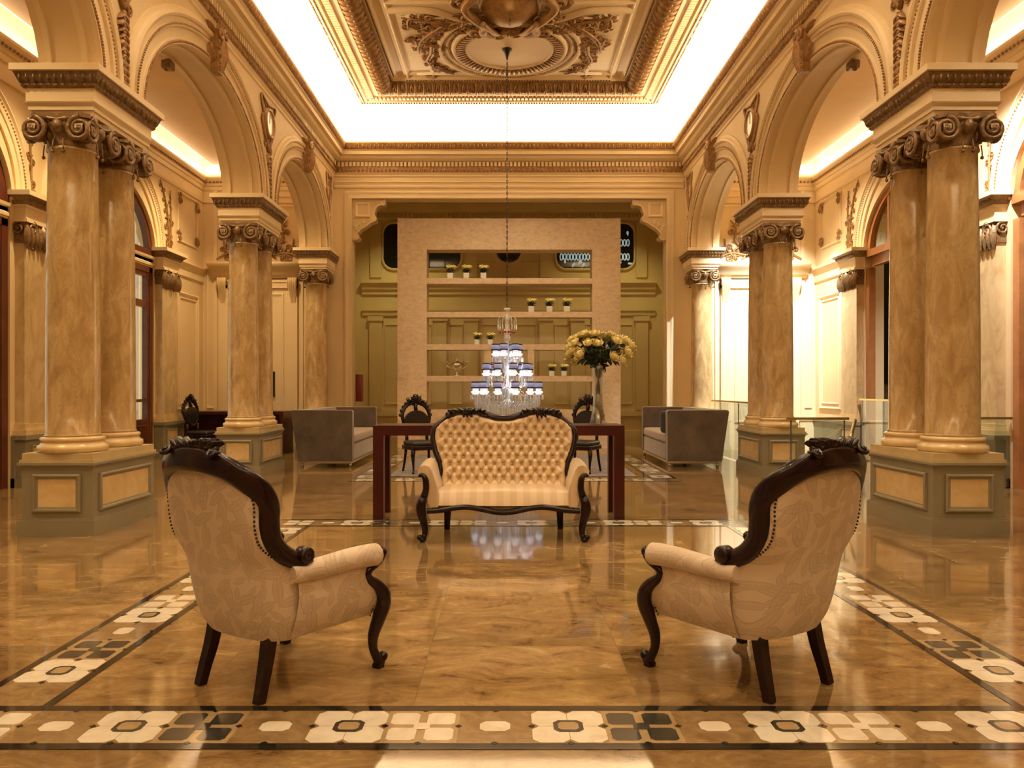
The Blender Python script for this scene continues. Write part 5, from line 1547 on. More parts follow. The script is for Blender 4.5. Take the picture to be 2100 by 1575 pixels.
# ------------------------------------------------------------------ tufted settee (faces -y)
def settee():
    root = thing('settee', 'tufted cream satin settee with dark carved serpentine frame', 'settee', (-0.07, 6.72, 0))
    WT = [(0, 0.555), (0.22, 0.545), (0.36, 0.555), (0.55, 0.60), (0.75, 0.622), (0.88, 0.615), (0.95, 0.585), (1.0, 0.53)]
    TT = [(0, 0.965), (0.12, 0.968), (0.3, 0.995), (0.45, 1.022), (0.58, 1.032), (0.75, 1.022), (0.88, 1.00), (1.0, 0.955)]
    zb = 0.40
    def W(v): return interp(WT, v)
    def ZT(u): return interp(TT, abs(u))
    def BY(v): return 0.17 + 0.13*v          # leaning back
    # tuft lattice
    px_, pz_ = 0.092, 0.072
    btn = []
    for r in range(0, 9):
        z = 0.46 + r*pz_*0.86
        for c in range(-8, 9):
            x = c*px_*0.86 + (px_*0.43 if r % 2 else 0)
            btn.append((x, z))
    def inside(x, z):
        v = (z - zb)/(ZT(x/0.55 if abs(x) < 0.55 else 1) - zb)
        return v < 0.93 and abs(x) < W(max(0, v)) - 0.045
    btn = [b_ for b_ in btn if inside(*b_)]
    rows = []
    NU, NV = 150, 90
    for j in range(NV + 1):
        v = j/NV; r = []
        for i in range(NU + 1):
            u = -1 + 2*i/NU
            x = u*W(v); z = lerp(zb, ZT(u), v)
            e = min(1.0, (1 - abs(u))/0.09) ; e2 = min(1.0, (1 - v)/0.07)
            puff = 0.055*math.sqrt(max(0, 1-(1-e)**2))*math.sqrt(max(0, 1-(1-e2)**2))
            d1 = 9; d2 = 9
            for bx, bz in btn:
                if abs(bx - x) < 0.09 and abs(bz - z) < 0.09:
                    d = math.hypot(bx - x, (bz - z))
                    if d < d1: d2 = d1; d1 = d
                    elif d < d2: d2 = d
            dep = 0.040*math.exp(-(d1/0.024)**1.3)
            if d2 < 1: dep += 0.012*math.exp(-((d2 - 0) / 0.052)**4)*math.exp(-(abs(d1 + d2 - 0.083)/0.010)**2) if False else 0.0
            # diagonal creases: small when |x-bx|*k == |z-bz|
            if d1 < 0.06:
                bx, bz = min(btn, key=lambda b_: (b_[0]-x)**2 + (b_[1]-z)**2)
                qx, qz = abs(x - bx)/0.0396, abs(z - bz)/0.062
                dep += 0.018*math.exp(-((qx - qz)/0.22)**2)*max(0, 1 - max(qx, qz)*0.55)
            r.append((x, BY(v) - puff + dep, z))
        rows.append(r)
    o = MB(); o.grid(rows)
    for bx, bz in btn:
        v = (bz - zb)/(ZT(bx/0.6) - zb)
        o.ball((bx, BY(v) - 0.055 + 0.036, bz), (0.008, 0.005, 0.008), 8, 4)
    bk = build('tufted_back', o, M['satin_back'], root)
    o = MB(); rows = []
    for j in range(9):
        v = j/8; rows.append([(u/10*W(v), BY(v) + 0.05, lerp(zb - 0.1, ZT(u/10), v)) for u in range(-10, 11)])
    o.grid(rows, flip=True); build('outside_back', o, M['satin'], bk)
    # frame
    pth = []
    for v in [k/14 for k in range(2, 15)]: pth.append((-W(v) - 0.01, BY(v), lerp(zb, ZT(1), v)))
    for u in [-1 + k/16 for k in range(1, 32)]: pth.append((u*W(1) - 0.0, BY(1), ZT(u) + 0.016))
    for v in [k/14 for k in range(14, 1, -1)]: pth.append((W(v) + 0.01, BY(v), lerp(zb, ZT(1), v)))
    rad = []
    for x, y, z in pth: rad.append(0.040 if z > 0.95 else 0.036)
    o = MB(); o.tube(pth, rad, 12, flat=0.85, up=(0, 1, 0))
    o.tube([(x*1.0, y - 0.028, z) for x, y, z in pth], 0.012, 8)
    for sg in (-1, 1):
        F = frame((sg*0.33, BY(1) - 0.035, 1.045), (1, 0, 0), (0, 0, 1)); r_ = random.Random(5)
        for k in range(5):
            leaf(o, F, 0, -0.02, 0.055 + 0.01*(k % 2), 0.022, 0.35 + k*0.6, 0.0, 0.03, 0, 0.2*(1 if k < 2 else -1))
        for q in (-1, 1):
            for k in range(5): leaf(o, F, q*0.03*k, 0.0, 0.055, 0.016, (0.1 if q > 0 else PI - 0.1) + q*0.3*(k % 2), 0.012, 0.022, 0, q*0.3)
            spiral(o, F, q*0.17, -0.02, 0.026, 1.3, 0.010, q, PI/2, 0.01)
        for k in range(3): leaf(o, F, (k-1)*0.022, -0.01, 0.06, 0.020, -PI/2 + (k-1)*0.35, 0.0, 0.022)
        for k in range(9): o.ball((sg*0.33 + (k-4)*0.036, BY(1) - 0.01, 1.062 - 0.0012*(k-4)**2), (0.022, 0.025, 0.016 + 0.005*(k % 2)), 7, 5)
    build('back_frame', o, M['mahogany'], root)
    # seat
    o = MB(); rows = []
    def front(x): return -0.34 - 0.03*math.cos(x/0.6*PI*0.5)
    for sgn in (0,):
        n = 30
        for j in range(15):
            t = j/14; r = []
            for i in range(n + 1):
                x = lerp(-1, 1, i/n)
                yf, yb_ = front(x*0.6), 0.17
                wdt = lerp(0.60, 0.545, t)
                ed = min(1, (1 - abs(x))/0.12)
                y = lerp(yf, yb_, t)
                q = min(1, t/0.16)
                z = 0.295 + 0.115*math.sqrt(max(0, 1 - (1 - q)**2)) + 0.028*math.sin(PI*min(1, t*1.1))*math.cos(x*PI/2)
                z -= 0.03*(1 - math.sqrt(max(0, 1 - (1 - ed)**2)))
                r.append((x*wdt, y, z))
            rows.append(r)
    o.grid(rows, flip=True)
    o.box(-0.56, 0.56, -0.32, 0.20, 0.262, 0.30)
    build('seat', o, M['satin'], root)
    rows = []; o = MB()
    for i in range(41):
        x = lerp(-0.625, 0.625, i/40); zc = 0.272 - 0.022*math.cos(x/0.625*PI*2)*(1 if abs(x) < 0.47 else 0.6) - 0.012
        y = front(x*0.95) - 0.006
        rows.append([(x, y + 0.03, zc + 0.026), (x, y - 0.008, zc + 0.022), (x, y - 0.018, zc + 0.004), (x, y - 0.008, zc - 0.018), (x, y + 0.03, zc - 0.024)])
    o.grid(rows, closed=True); build('front_rail', o, M['mahogany'], root)
    for sg in (-1, 1):
        o = MB(); rows = []
        for j in range(9):
            t = j/8; y = lerp(0.22, -0.345, t); zt = lerp(0.60, 0.585, t) + 0.0
            sec = [(0.535, 0.38), (0.54, 0.44), (0.56, 0.50), (0.585, zt - 0.01), (0.61, zt + 0.028), (0.645, zt + 0.038), (0.682, zt + 0.026), (0.702, zt - 0.008), (0.695, zt - 0.045), (0.665, zt - 0.062), (0.64, zt - 0.085), (0.63, 0.42), (0.62, 0.33), (0.60, 0.28), (0.535, 0.28)]
            rows.append([(sg*(x + 0.008*math.sin(PI*t)), y, z) for x, z in sec])
        o.grid(rows, closed=True)
        o.add(rows[-1], [tuple(range(len(rows[-1])))]); o.add(rows[0], [tuple(range(len(rows[0])))])
        build('arm', o, M['satin'], root)
        pth = smooth_path([(0.690, 0.530, 0.012), (0.672, 0.545, 0.018), (0.650, 0.535, 0.022), (0.636, 0.505, 0.026), (0.632, 0.47, 0.027), (0.632, 0.43, 0.027), (0.643, 0.385, 0.031), (0.664, 0.325, 0.039), (0.672, 0.262, 0.042), (0.655, 0.18, 0.034), (0.640, 0.10, 0.027), (0.645, 0.05, 0.024), (0.658, 0.020, 0.024)], 4)
        o = MB(); o.tube([(sg*x, -0.352 - (0.02 if 0.2 < z < 0.35 else 0) - (0.0 if z > 0.06 else 0.01), z) for x, z, r_ in pth], [p[2] for p in pth], 10, up=(0, 1, 0))
        o.ball((sg*0.682, -0.365, 0.038), 0.025, 8, 6); o.ball((sg*0.66, -0.365, 0.022), (0.034, 0.026, 0.022), 8, 6)
        o.box(sg*0.658 - 0.018, sg*0.658 + 0.018, -0.38, -0.345, 0.0, 0.02)
        build('front_leg', o, M['mahogany'], root)
        o = MB(); o.tube([(sg*0.49, 0.19, 0.30), (sg*0.495, 0.20, 0.2), (sg*0.50, 0.22, 0.1), (sg*0.505, 0.25, 0.0)], [0.048, 0.044, 0.038, 0.034], 4, up=(1, 1, 0), smooth=False)
        build('rear_leg', o, M['mahogany'], root)
    return root
settee()

# ------------------------------------------------------------------ long red-brown table
root = thing('console_table', 'long red-brown parsons table behind the settee', 'table', (-0.12, 7.72, 0))
o = MB(); o.box(-1.205, 1.205, -0.25, 0.25, 0.80, 0.896); build('tabletop', o, M['redwood'], root)
for x in (-1.155, 1.155):
    for y in (-0.20, 0.20):
        o = MB(); o.box(x - 0.05, x + 0.05, y - 0.05, y + 0.05, 0, 0.80); build('leg', o, M['redwood'], root)

# ------------------------------------------------------------------ tall glass vase with yellow roses
root = thing('glass_vase', 'tall waisted clear glass vase standing on the red-brown table', 'vase', (0.855, 7.68, 0.896))
o = MB(); o.lathe([(0.0, 0.0), (0.082, 0.0), (0.084, 0.012), (0.076, 0.03), (0.062, 0.12), (0.050, 0.22), (0.046, 0.32), (0.050, 0.44), (0.060, 0.54), (0.064, 0.60), (0.060, 0.60), (0.056, 0.54), (0.046, 0.44), (0.042, 0.32), (0.046, 0.22), (0.056, 0.12), (0.066, 0.045), (0.0, 0.040)], 28)
build('vase_body', o, M['vaseglass'], root)
o = MB(); o.lathe([(0.0, 0.038), (0.060, 0.045), (0.054, 0.12), (0.044, 0.22), (0.0405, 0.32), (0.0, 0.322)], 24); build('water', o, M['glass'], root)
bq = thing('rose_bouquet', 'large bouquet of yellow roses with dark leaves in the glass vase', 'flowers', (0.855, 7.68, 1.42))
rd = random.Random(12)
heads = []
tries = 0
while len(heads) < 40 and tries < 5000:
    tries += 1
    a = rd.uniform(0, 2*PI); ph = rd.uniform(-0.75, 1.35)
    R = rd.uniform(0.80, 1.0)
    p = Vector((0.345*R*math.cos(a)*math.cos(ph*0.9), 0.22*R*math.sin(a)*math.cos(ph*0.9), 0.21 + 0.18*R*math.sin(ph)))
    if abs(p.x) < 0.13 and p.z < 0.24 and p.y < 0: continue
    if p.z < 0.12 and abs(p.x) < 0.22: continue
    if all((p - q).length > 0.072 for q in heads): heads.append(p)
def rose_mesh(seed):
    r = random.Random(seed); m_ = MB()
    m_.ball((0, 0, 0.0), (0.030, 0.030, 0.028), 10, 6)
    for layer, (n, rad, tilt, sz) in enumerate(((4, 0.014, 0.10, 0.032), (5, 0.024, 0.28, 0.037), (6, 0.033, 0.55, 0.040))):
        for k in range(n):
            a = 2*PI*k/n + layer*0.5 + r.uniform(-0.15, 0.15)
            c, s_ = math.cos(a), math.sin(a)
            rows = []
            for i in range(5):
                t = i/4; rowp = []
                for j in range(5):
                    w = (j - 2)/2
                    rr_ = rad + math.sin(tilt)*sz*t*1.3 + 0.005*math.sin(t*PI) - 0.006*w*w
                    z = -0.018 + math.cos(tilt)*sz*1.4*t - 0.008*w*w*t - (0.012*t*t if layer == 2 else 0)
                    wx = w*sz*0.62*math.sin(PI*(0.25 + 0.6*t))
                    rowp.append((c*rr_ - s_*wx, s_*rr_ + c*wx, z))
                rows.append(rowp)
            m_.grid(rows)
    return m_
protos = [build('rose_head', rose_mesh(k), M['rose'], bq) for k in range(3)]
for i, p in enumerate(heads):
    if i < 3: h = protos[i]
    else: h = dup(protos[i % 3], bq)
    h.location = p
    d = Vector((p.x, p.y, p.z - 0.05)).normalized(); h.rotation_euler = d.to_track_quat('Z', 'Y').to_euler()
    s_ = rd.uniform(0.98, 1.22); h.scale = (s_, s_, s_)
o = MB()
for p in heads:
    b0 = Vector((rd.uniform(-0.03, 0.03), rd.uniform(-0.03, 0.03), 0.06)); b1 = Vector((-b0.x*0.7, -b0.y*0.7, -0.17 - rd.uniform(0, 0.06)))
    o.tube([tuple(b1), tuple(b0), tuple(lerp(b0, p, 0.5) + Vector((0, 0, 0.03))), tuple(p - Vector((0, 0, 0.01)))], 0.0035, 5)
build('stems', o, M['leafgreen'], bq)
o = MB()
for i in range(150):
    a = rd.uniform(0, 2*PI); R = rd.random()**0.5; t = rd.random()
    z = 0.05 + 0.26*t; w_ = 0.05 + 0.24*t
    c = Vector((w_*R*math.cos(a), w_*0.65*R*math.sin(a), z))
    nrm = Vector((rd.uniform(-1, 1), rd.uniform(-1, 1), rd.uniform(-0.2, 1))).normalized(); u = nrm.orthogonal().normalized()
    u.rotate(Matrix.Rotation(rd.uniform(0, 6.28), 3, nrm)); F = (c, u, nrm.cross(u), nrm)
    leaf(o, F, 0, 0, rd.uniform(0.06, 0.10), rd.uniform(0.018, 0.028), 0, 0, 0.006, 0, 0.3)
for i in range(26):
    a = rd.uniform(0, 2*PI); c = Vector((0.03*math.cos(a), 0.03*math.sin(a), rd.uniform(-0.08, 0.08))); F = (c, Vector((0.2*math.cos(a), 0.2*math.sin(a), 1)).normalized(), Vector((-math.sin(a), math.cos(a), 0)), Vector((math.cos(a), math.sin(a), -0.2)).normalized())
    leaf(o, F, 0, 0, 0.09, 0.02, 0, 0, 0.004, 0, 0.1)
for i in range(12):
    a = rd.uniform(0, 2*PI); c = Vector((0.2*math.cos(a), 0.13*math.sin(a), 0.12)); F = (c, Vector((math.cos(a), math.sin(a), -0.8)).normalized(), Vector((-math.sin(a), math.cos(a), 0)), Vector((0.3, -0.8, 0.3)).normalized())
    leaf(o, F, 0, 0, 0.10, 0.026, 0, 0, 0.006, 0, 0.2)
lf = build('leaves', o, M['leafgreen'], bq)

# ------------------------------------------------------------------ crystal chandelier
CH = Vector((-0.04, 13.05, 0))
ch = thing('chandelier', 'low hanging tiered crystal chandelier with small blue shades behind the settee', 'chandelier', (CH.x, CH.y, 0))
o = MB()      # ceiling cup, chain
o.lathe([(0.0, 6.935), (0.085, 6.93), (0.08, 6.91), (0.05, 6.88), (0.03, 6.82), (0.015, 6.78), (0.02, 6.76), (0.0, 6.75)], 16)
build('ceiling_cup', o, M['darkmetal'], ch)
o = MB(); z = 6.76; k = 0
while z > 2.62:
    Fk = frame((0, 0, z - 0.03), (1, 0, 0) if k % 2 else (0, 1, 0), (0, 0, 1))
    o.tube([P(Fk, 0.011*math.cos(2*PI*i/8), 0.029*math.sin(2*PI*i/8)) for i in range(9)], 0.0045, 4, caps=False)
    z -= 0.047; k += 1
build('chain', o, M['darkmetal'], ch)
o = MB()
o.lathe([(0.03, 2.60), (0.055, 2.59), (0.055, 2.56), (0.03, 2.54), (0.022, 2.50), (0.03, 2.44), (0.05, 2.42), (0.02, 2.38), (0.015, 2.28), (0.05, 2.24), (0.055, 2.20), (0.045, 2.14), (0.06, 2.10), (0.05, 2.06), (0.025, 2.02), (0.03, 1.9), (0.055, 1.86), (0.03, 1.80), (0.03, 1.66), (0.07, 1.60), (0.08, 1.54), (0.04, 1.48), (0.035, 1.36), (0.09, 1.30), (0.11, 1.22), (0.06, 1.14), (0.04, 1.05), (0.07, 0.98), (0.03, 0.90), (0.0, 0.86)], 20)
stem = build('stem', o, M['crystal'], ch)
rdc = random.Random(9)
def prism_at(m_, x, y, z, L, r=0.007):
    m_.lathe([(0.0015, z), (r, z - L*0.2), (r*0.9, z - L*0.75), (0.0, z - L)], 5, (x, y), smooth=False)
# top bell with drops and ruby beads
o = MB(); rb = MB()
for k in range(6): o.tube(smooth_path([(0.02, 0, 2.42), (0.08, 0, 2.46), (0.14, 0, 2.42), (0.155, 0, 2.385)], 4), 0.006, 5).xf(Matrix.Rotation(PI/3, 4, 'Z'))
for k in range(18):
    a = 2*PI*k/18; x, y = 0.155*math.cos(a), 0.155*math.sin(a)
    for q in range(3): o.ball((x, y, 2.38 - 0.022*q), 0.009, 5, 4)
    prism_at(o, x, y, 2.32, 0.10, 0.011)
    if k % 2 == 0: rb.ball((x*0.8, y*0.8, 2.19), 0.016, 6, 5)
    if k % 3 == 0: rb.ball((0.06*math.cos(a), 0.06*math.sin(a), 2.20), 0.02, 6, 5)
build('top_drops', o, M['crystal'], ch)
for tier, (R, n, zc) in enumerate(((0.20, 6, 1.885), (0.37, 9, 1.56), (0.545, 12, 1.255))):
    for k in range(n):
        a = 2*PI*k/n + (0.24 if tier != 1 else 0.1)
        c, s_ = math.cos(a), math.sin(a)
        arm = MB()
        pts = smooth_path([(0.03, zc - 0.18), (R*0.35, zc - 0.30), (R*0.75, zc - 0.27), (R, zc - 0.17), (R, zc - 0.10)], 4)
        arm.tube([(r_*c, r_*s_, z_) for r_, z_ in pts], 0.011, 6)
        # drip pan with small drops
        arm.lathe([(0.02, zc - 0.15), (0.05, zc - 0.125), (0.075, zc - 0.105), (0.06, zc - 0.10), (0.02, zc - 0.12)], 14, (R*c, R*s_))
        for q in range(8):
            b_ = 2*PI*q/8; x, y = R*c + 0.072*math.cos(b_), R*s_ + 0.072*math.sin(b_)
            prism_at(arm, x, y, zc - 0.105, 0.09, 0.011)
        a_o = build('arm', arm, M['crystal'], ch)
        cup = MB(); cup.lathe([(0.018, zc - 0.115), (0.030, zc - 0.10), (0.062, zc - 0.075), (0.072, zc - 0.06), (0.066, zc - 0.052), (0.042, zc - 0.045), (0.046, zc - 0.01), (0.036, zc), (0.012, zc)], 14, (R*c, R*s_))
        build('candle_cup', cup, M['milk'], a_o)
        sh = MB(); sh.lathe([(0.070, zc + 0.018), (0.062, zc + 0.095)], 16, (R*c, R*s_)); sh.lathe([(0.073, zc + 0.0), (0.071, zc + 0.020)], 16, (R*c, R*s_), 1); sh.lathe([(0.0625, zc + 0.093), (0.064, zc + 0.112)], 16, (R*c, R*s_), 1); build('shade', sh, [M['shade'], M['shade_rim']], a_o)
        lm = MB(); lm.ball((R*c, R*s_, zc + 0.05), (0.022, 0.022, 0.035), 8, 6); build('bulb', lm, M['lamp'], a_o)
    # swags of beads from tier to stem and hanging prisms
g = MB()
for R, n, z0, L in ((0.52, 40, 1.02, 0.17), (0.44, 34, 0.98, 0.20), (0.35, 28, 0.95, 0.20), (0.25, 20, 0.92, 0.18), (0.14, 12, 0.88, 0.14), (0.34, 26, 1.36, 0.09), (0.17, 14, 1.70, 0.08), (0.545, 44, 1.12, 0.16), (0.50, 40, 1.06, 0.22), (0.39, 30, 1.44, 0.10)):
    for k in range(n):
        a = 2*PI*k/n; x, y = R*math.cos(a), R*math.sin(a)
        g.ball((x, y, z0 + 0.012), 0.009, 5, 4); prism_at(g, x, y, z0, L, 0.011)
for R0, z0, R1, z1, n in ((0.545, 1.12, 0.09, 1.38, 13), (0.37, 1.44, 0.05, 1.72, 9), (0.19, 1.78, 0.045, 2.05, 7), (0.54, 1.08, 0.35, 0.97, 13)):
    for k in range(n):
        a = 2*PI*(k + 0.5)/n
        for q in range(15):
            t = q/14; r_ = lerp(R0, R1, t); z_ = lerp(z0, z1, t) - 0.10*math.sin(PI*t)
            g.ball((r_*math.cos(a), r_*math.sin(a), z_), 0.010, 5, 4)
for R, z_ in ((0.52, 1.03), (0.44, 0.99), (0.35, 0.96), (0.25, 0.93)):
    g.tube([(R*math.cos(2*PI*i/40), R*math.sin(2*PI*i/40), z_) for i in range(41)], 0.006, 5)
gd = build('crystal_drops', g, M['crystal'], ch); gd['kind'] = 'stuff'
for a, R, z_ in [(rdc.uniform(0, 6.28), rdc.uniform(0.1, 0.48), z_) for z_ in (1.62, 1.40, 1.18, 1.18, 1.10, 1.05, 0.98, 1.34, 1.15, 1.2, 1.12)]:
    rb.ball((R*math.cos(a), R*math.sin(a), z_), (0.014, 0.014, 0.022), 6, 5)
build('ruby_beads', rb, M['red'], ch)
for z_ in (1.95, 1.62, 1.32):  # point lights added to brighten the crystals, apart from the bulbs
    pl = bpy.data.lights.new('crystal_fill_light', 'POINT'); pl.energy = 2.5; pl.color = (0.95, 0.96, 1.0); pl.shadow_soft_size = 0.03
    po = bpy.data.objects.new('crystal_fill_light', pl); po.location = (CH.x + 0.13, CH.y - 0.13, z_); COL.objects.link(po)

# ------------------------------------------------------------------ dark carved chairs
def dark_chair(label):
    root = thing('carved_side_chair', label, 'chair', (0, 0, 0), 0, 'black carved side chairs')
    # faces -y
    o = MB(); o.rbox(-0.23, 0.23, -0.24, 0.20, 0.40, 0.47, 0.035, 0, 3); build('seat', o, M['leather'], root)
    o = MB(); o.rbox(-0.24, 0.24, -0.25, 0.21, 0.34, 0.405, 0.012); build('seat_frame', o, M['mahogany'], root)
    bk = MB(); pts = []
    for i in range(33):
        a = 2*PI*i/32; pts.append((0.215*math.cos(a)*(1 + 0.12*math.sin(a)), 0.21 + 0.06*(0.5 + 0.5*math.sin(a)) , 0.79 + 0.235*math.sin(a)))
    bk.tube(pts, 0.028, 8, up=(0, 1, 0), caps=False)
    for sg in (-1, 1):
        bk.tube([(sg*0.17, 0.20, 0.40), (sg*0.16, 0.205, 0.5), (sg*0.17, 0.21, 0.60)], 0.026, 8)
        bk.tube([(sg*0.23, 0.245, 0.88), (sg*0.30, 0.22, 0.86), (sg*0.26, 0.21, 0.72), (sg*0.21, 0.20, 0.62)], 0.018, 6) if False else None
        for k in range(6):
            a = 0.15 + k*0.25; bk.ball((sg*0.235*math.cos(a), 0.262, 0.80 + 0.265*math.sin(a)), (0.038, 0.026, 0.034), 7, 5)
    F = frame((0, 0.255, 1.06), (1, 0, 0), (0, 0, 1))
    for k in range(7): leaf(bk, F, 0, -0.03, 0.12, 0.03, k*PI/6, 0, 0.03)
    acanthus(bk, F, [(0, 0.0), (0.1, -0.02), (0.18, -0.08)], 0.08, 0, 0, random.Random(2), 1.3); acanthus(bk, F, [(0, 0.0), (-0.1, -0.02), (-0.18, -0.08)], 0.08, 0, 0, random.Random(2), 1.3)
    bk.ball((0, 0.255, 1.085), (0.06, 0.03, 0.045), 8, 6)
    b_o = build('back_frame', bk, M['mahogany'], root)
    o = MB(); o.prism([(0.195*math.cos(2*PI*i/24), 0.735 + 0.175*math.sin(2*PI*i/24)) for i in range(24)], frame((0, 0.235, 0), (1, 0, 0), (0, 0, 1)), -0.02, 0.03, smooth=False); build('back_pad', o, M['leather'], root)
    o = MB()
    o.tube([(0.0, 0.235, 0.88), (0.0, 0.26, 0.96), (0.0, 0.265, 1.03)], 0.032, 6)
    o.tube([(-0.03, 0.22, 0.60), (0.0, 0.22, 0.56), (0.03, 0.22, 0.60)], 0.02, 6)
    build('back_splat', o, M['mahogany'], b_o)
    for sg in (-1, 1):
        pth = smooth_path([(sg*0.21, -0.20, 0.36, 0.034), (sg*0.235, -0.235, 0.28, 0.032), (sg*0.225, -0.225, 0.16, 0.020), (sg*0.22, -0.22, 0.06, 0.014), (sg*0.235, -0.245, 0.012, 0.018)], 4)
        o = MB(); o.tube([p[:3] for p in pth], [p[3] for p in pth], 8); build('front_leg', o, M['mahogany'], root)
        o = MB(); o.tube([(sg*0.18, 0.18, 0.37), (sg*0.19, 0.20, 0.2), (sg*0.20, 0.26, 0.0)], [0.024, 0.021, 0.017], 6); build('rear_leg', o, M['mahogany'], root)
    return root
dc = dark_chair('black carved side chair left of the chandelier, behind the long table')
dc.location = (-1.30, 11.55, 0.0145); dc.rotation_euler = (0, 0, math.radians(28))
dup(dc, loc=(1.06, 11.55, 0.0145), rz=math.radians(-28), label='black carved side chair right of the chandelier, behind the glass vase')
dup(dc, loc=(-5.70, 14.5, 0), rz=math.radians(78), label='black carved side chair beside the red desk in the left aisle')

# ------------------------------------------------------------------ taupe velvet sofas (local: seat faces +x, near arm at y=0)
def sofa(label):
    root = thing('velvet_sofa', label, 'sofa', (0, 0, 0), 0, 'taupe velvet sofas facing each other')
    L = 2.35
    def side(y0, y1, nm):
        o = MB(); F = frame((0, 0, 0), (1, 0, 0), (0, 0, 1))
        pol = [(-0.86, 0.10), (0.0, 0.10), (0.0, 0.885), (-0.015, 0.905), (-0.955, 0.905), (-0.975, 0.885)]
        o.prism(pol, F, -y1, -y0)
        return build(nm, o, M['velvet'], root)
    a0 = side(0.0, 0.13, 'arm'); a1 = side(L - 0.13, L, 'arm')
    for a_, y in ((a0, 0.0), (a1, L - 0.13)):
        o = MB(); o.tube([(0.0, y + 0.004, 0.11), (0.002, y + 0.004, 0.885), (-0.015, y + 0.004, 0.907), (-0.955, y + 0.004, 0.907)], 0.006, 5); build('piping', o, M['cushion'], a_)
    o = MB(); F = frame((0, 0, 0), (1, 0, 0), (0, 0, 1))
    o.prism([(-0.85, 0.12), (-0.66, 0.12), (-0.74, 0.905), (-0.965, 0.905)], F, -L + 0.02, -0.02); build('back', o, M['velvet_light'], root)
    o = MB(); o.rbox(-0.80, -0.012, 0.12, L - 0.12, 0.10, 0.37, 0.02); build('seat_base', o, M['velvet_light'], root)
    o = MB(); o.rbox(-0.72, 0.0, 0.135, L - 0.135, 0.372, 0.53, 0.05, 0, 4); build('seat_cushion', o, M['cushion'], root)
    o = MB(); o.box(-0.84, -0.015, 0.01, L - 0.01, 0.065, 0.10); build('plinth', o, M['chrome'], root)
    for x in (-0.80, -0.045):
        for y in (0.05, L - 0.05):
            o = MB(); o.lathe([(0.022, 0.0), (0.024, 0.07)], 12, (x, y)); build('foot', o, M['chrome'], root)
    return root
sf = sofa('taupe velvet sofa on the left, its blank side panel towards the camera')
sf.location = (-2.49, 12.35, 0)
s2 = dup(sf, label='taupe velvet sofa on the right with a black cushion at its near end')
s2.location = (2.50, 12.35 + 2.35, 0); s2.rotation_euler = (0, 0, PI)
cu = MB(); cu.rbox(-0.30, 0.30, -0.07, 0.07, 0.0, 0.36, 0.06, 0, 4)
cu.xf(Matrix.Rotation(math.radians(-12), 4, 'X'))
co = build('throw_cushion', cu, M['darkcushion']); tag(co, 'black throw cushion leaning on the near arm of the right sofa', 'cushion')
co.location = (2.74, 12.60, 0.535)

# ------------------------------------------------------------------ travertine shelf wall and what stands on it
sw_ = thing('shelf_wall', 'freestanding travertine shelf wall standing in the wide opening', 'shelf unit', (0.0, 16.5, 0))
X0, X1 = -2.36, 2.36; O0, O1 = -1.74, 1.76; SD = 0.42
T_ = Matrix.Translation((0, 0, 0))
o = MB(); o.box(X0, O0, 0, SD, 0, 4.85); o.box(O1, X1, 0, SD, 0, 4.85); o.box(O0, O1, 0, SD, 4.19, 4.85); o.box(O0, O1, 0, SD, 0, 0.80)
build('surround', o, M['travertine'], sw_)
SH = [1.46, 2.13, 2.82, 3.53]
for z in SH:
    o = MB(); o.box(O0, O1, 0.02, SD - 0.02, z - 0.06, z + 0.06); build('shelf', o, M['travertine'], sw_)
for x in (-0.45, 0.46):
    o = MB(); o.box(x - 0.07, x + 0.07, 0.03, SD - 0.03, SH[0] + 0.06, SH[1] - 0.06); build('divider', o, M['travertine'], sw_)
def pot(label):
    root = thing('flower_pot', label, 'flower pot', (0, 0, 0), 0, 'little pots of yellow flowers on the shelves')
    o = MB(); o.rbox(-0.062, 0.062, -0.062, 0.062, 0, 0.125, 0.008)
    F = frame((0, -0.062, 0), (1, 0, 0), (0, 0, 1))
    build('pot', o, M['white_pot'], root)
    r = random.Random(4)
    fl_ = MB(); st = MB()
    for i in range(15):
        a = r.uniform(0, 6.28); R = r.uniform(0.02, 0.125)
        p = (R*math.cos(a), R*math.sin(a)*0.8, 0.27 - 0.25*R + r.uniform(-0.02, 0.025))
        fl_.ball(p, (0.030, 0.030, 0.024), 7, 5)
        for k in range(4): fl_.ball((p[0] + 0.02*math.cos(k*1.57), p[1] + 0.02*math.sin(k*1.57), p[2] - 0.006), (0.016, 0.016, 0.014), 5, 4)
        st.tube([(p[0]*0.3, p[1]*0.3, 0.10), (p[0]*0.6, p[1]*0.6, 0.19), p], 0.005, 4)
    for i in range(22):
        a = r.uniform(0, 6.28); c = Vector((0.05*math.cos(a), 0.05*math.sin(a), r.uniform(0.12, 0.18)))
        F = (c, Vector((math.cos(a), math.sin(a), 0.6)).normalized(), Vector((-math.sin(a), math.cos(a), 0)), Vector((0, 0, 1)))
        leaf(st, F, 0, 0, 0.07, 0.02, 0, 0, 0.006)
    build('blossoms', fl_, M['rose_pale'], root); build('greenery', st, M['leafgreen'], root)
    return root
spots = [(-1.25, 3, 'leftmost pot of yellow flowers on the top shelf'), (-0.91, 3, 'middle pot of yellow flowers on the top shelf, whitest blooms'), (-0.545, 3, 'rightmost pot of yellow flowers on the top shelf'),
         (0.475, 2, 'leftmost pot of yellow flowers on the second shelf'), (0.86, 2, 'middle pot of yellow flowers on the second shelf'), (1.23, 2, 'rightmost pot of yellow flowers on the second shelf'),
         (-0.68, 1, 'left pot of yellow flowers on the third shelf, above the silver cup'), (-0.40, 1, 'right pot of yellow flowers on the third shelf, beside the chandelier top'),
         (0.91, 0, 'left pot of yellow flowers on the lowest shelf, right of the chandelier'), (1.17, 0, 'right pot of yellow flowers on the lowest shelf, near the roses')]
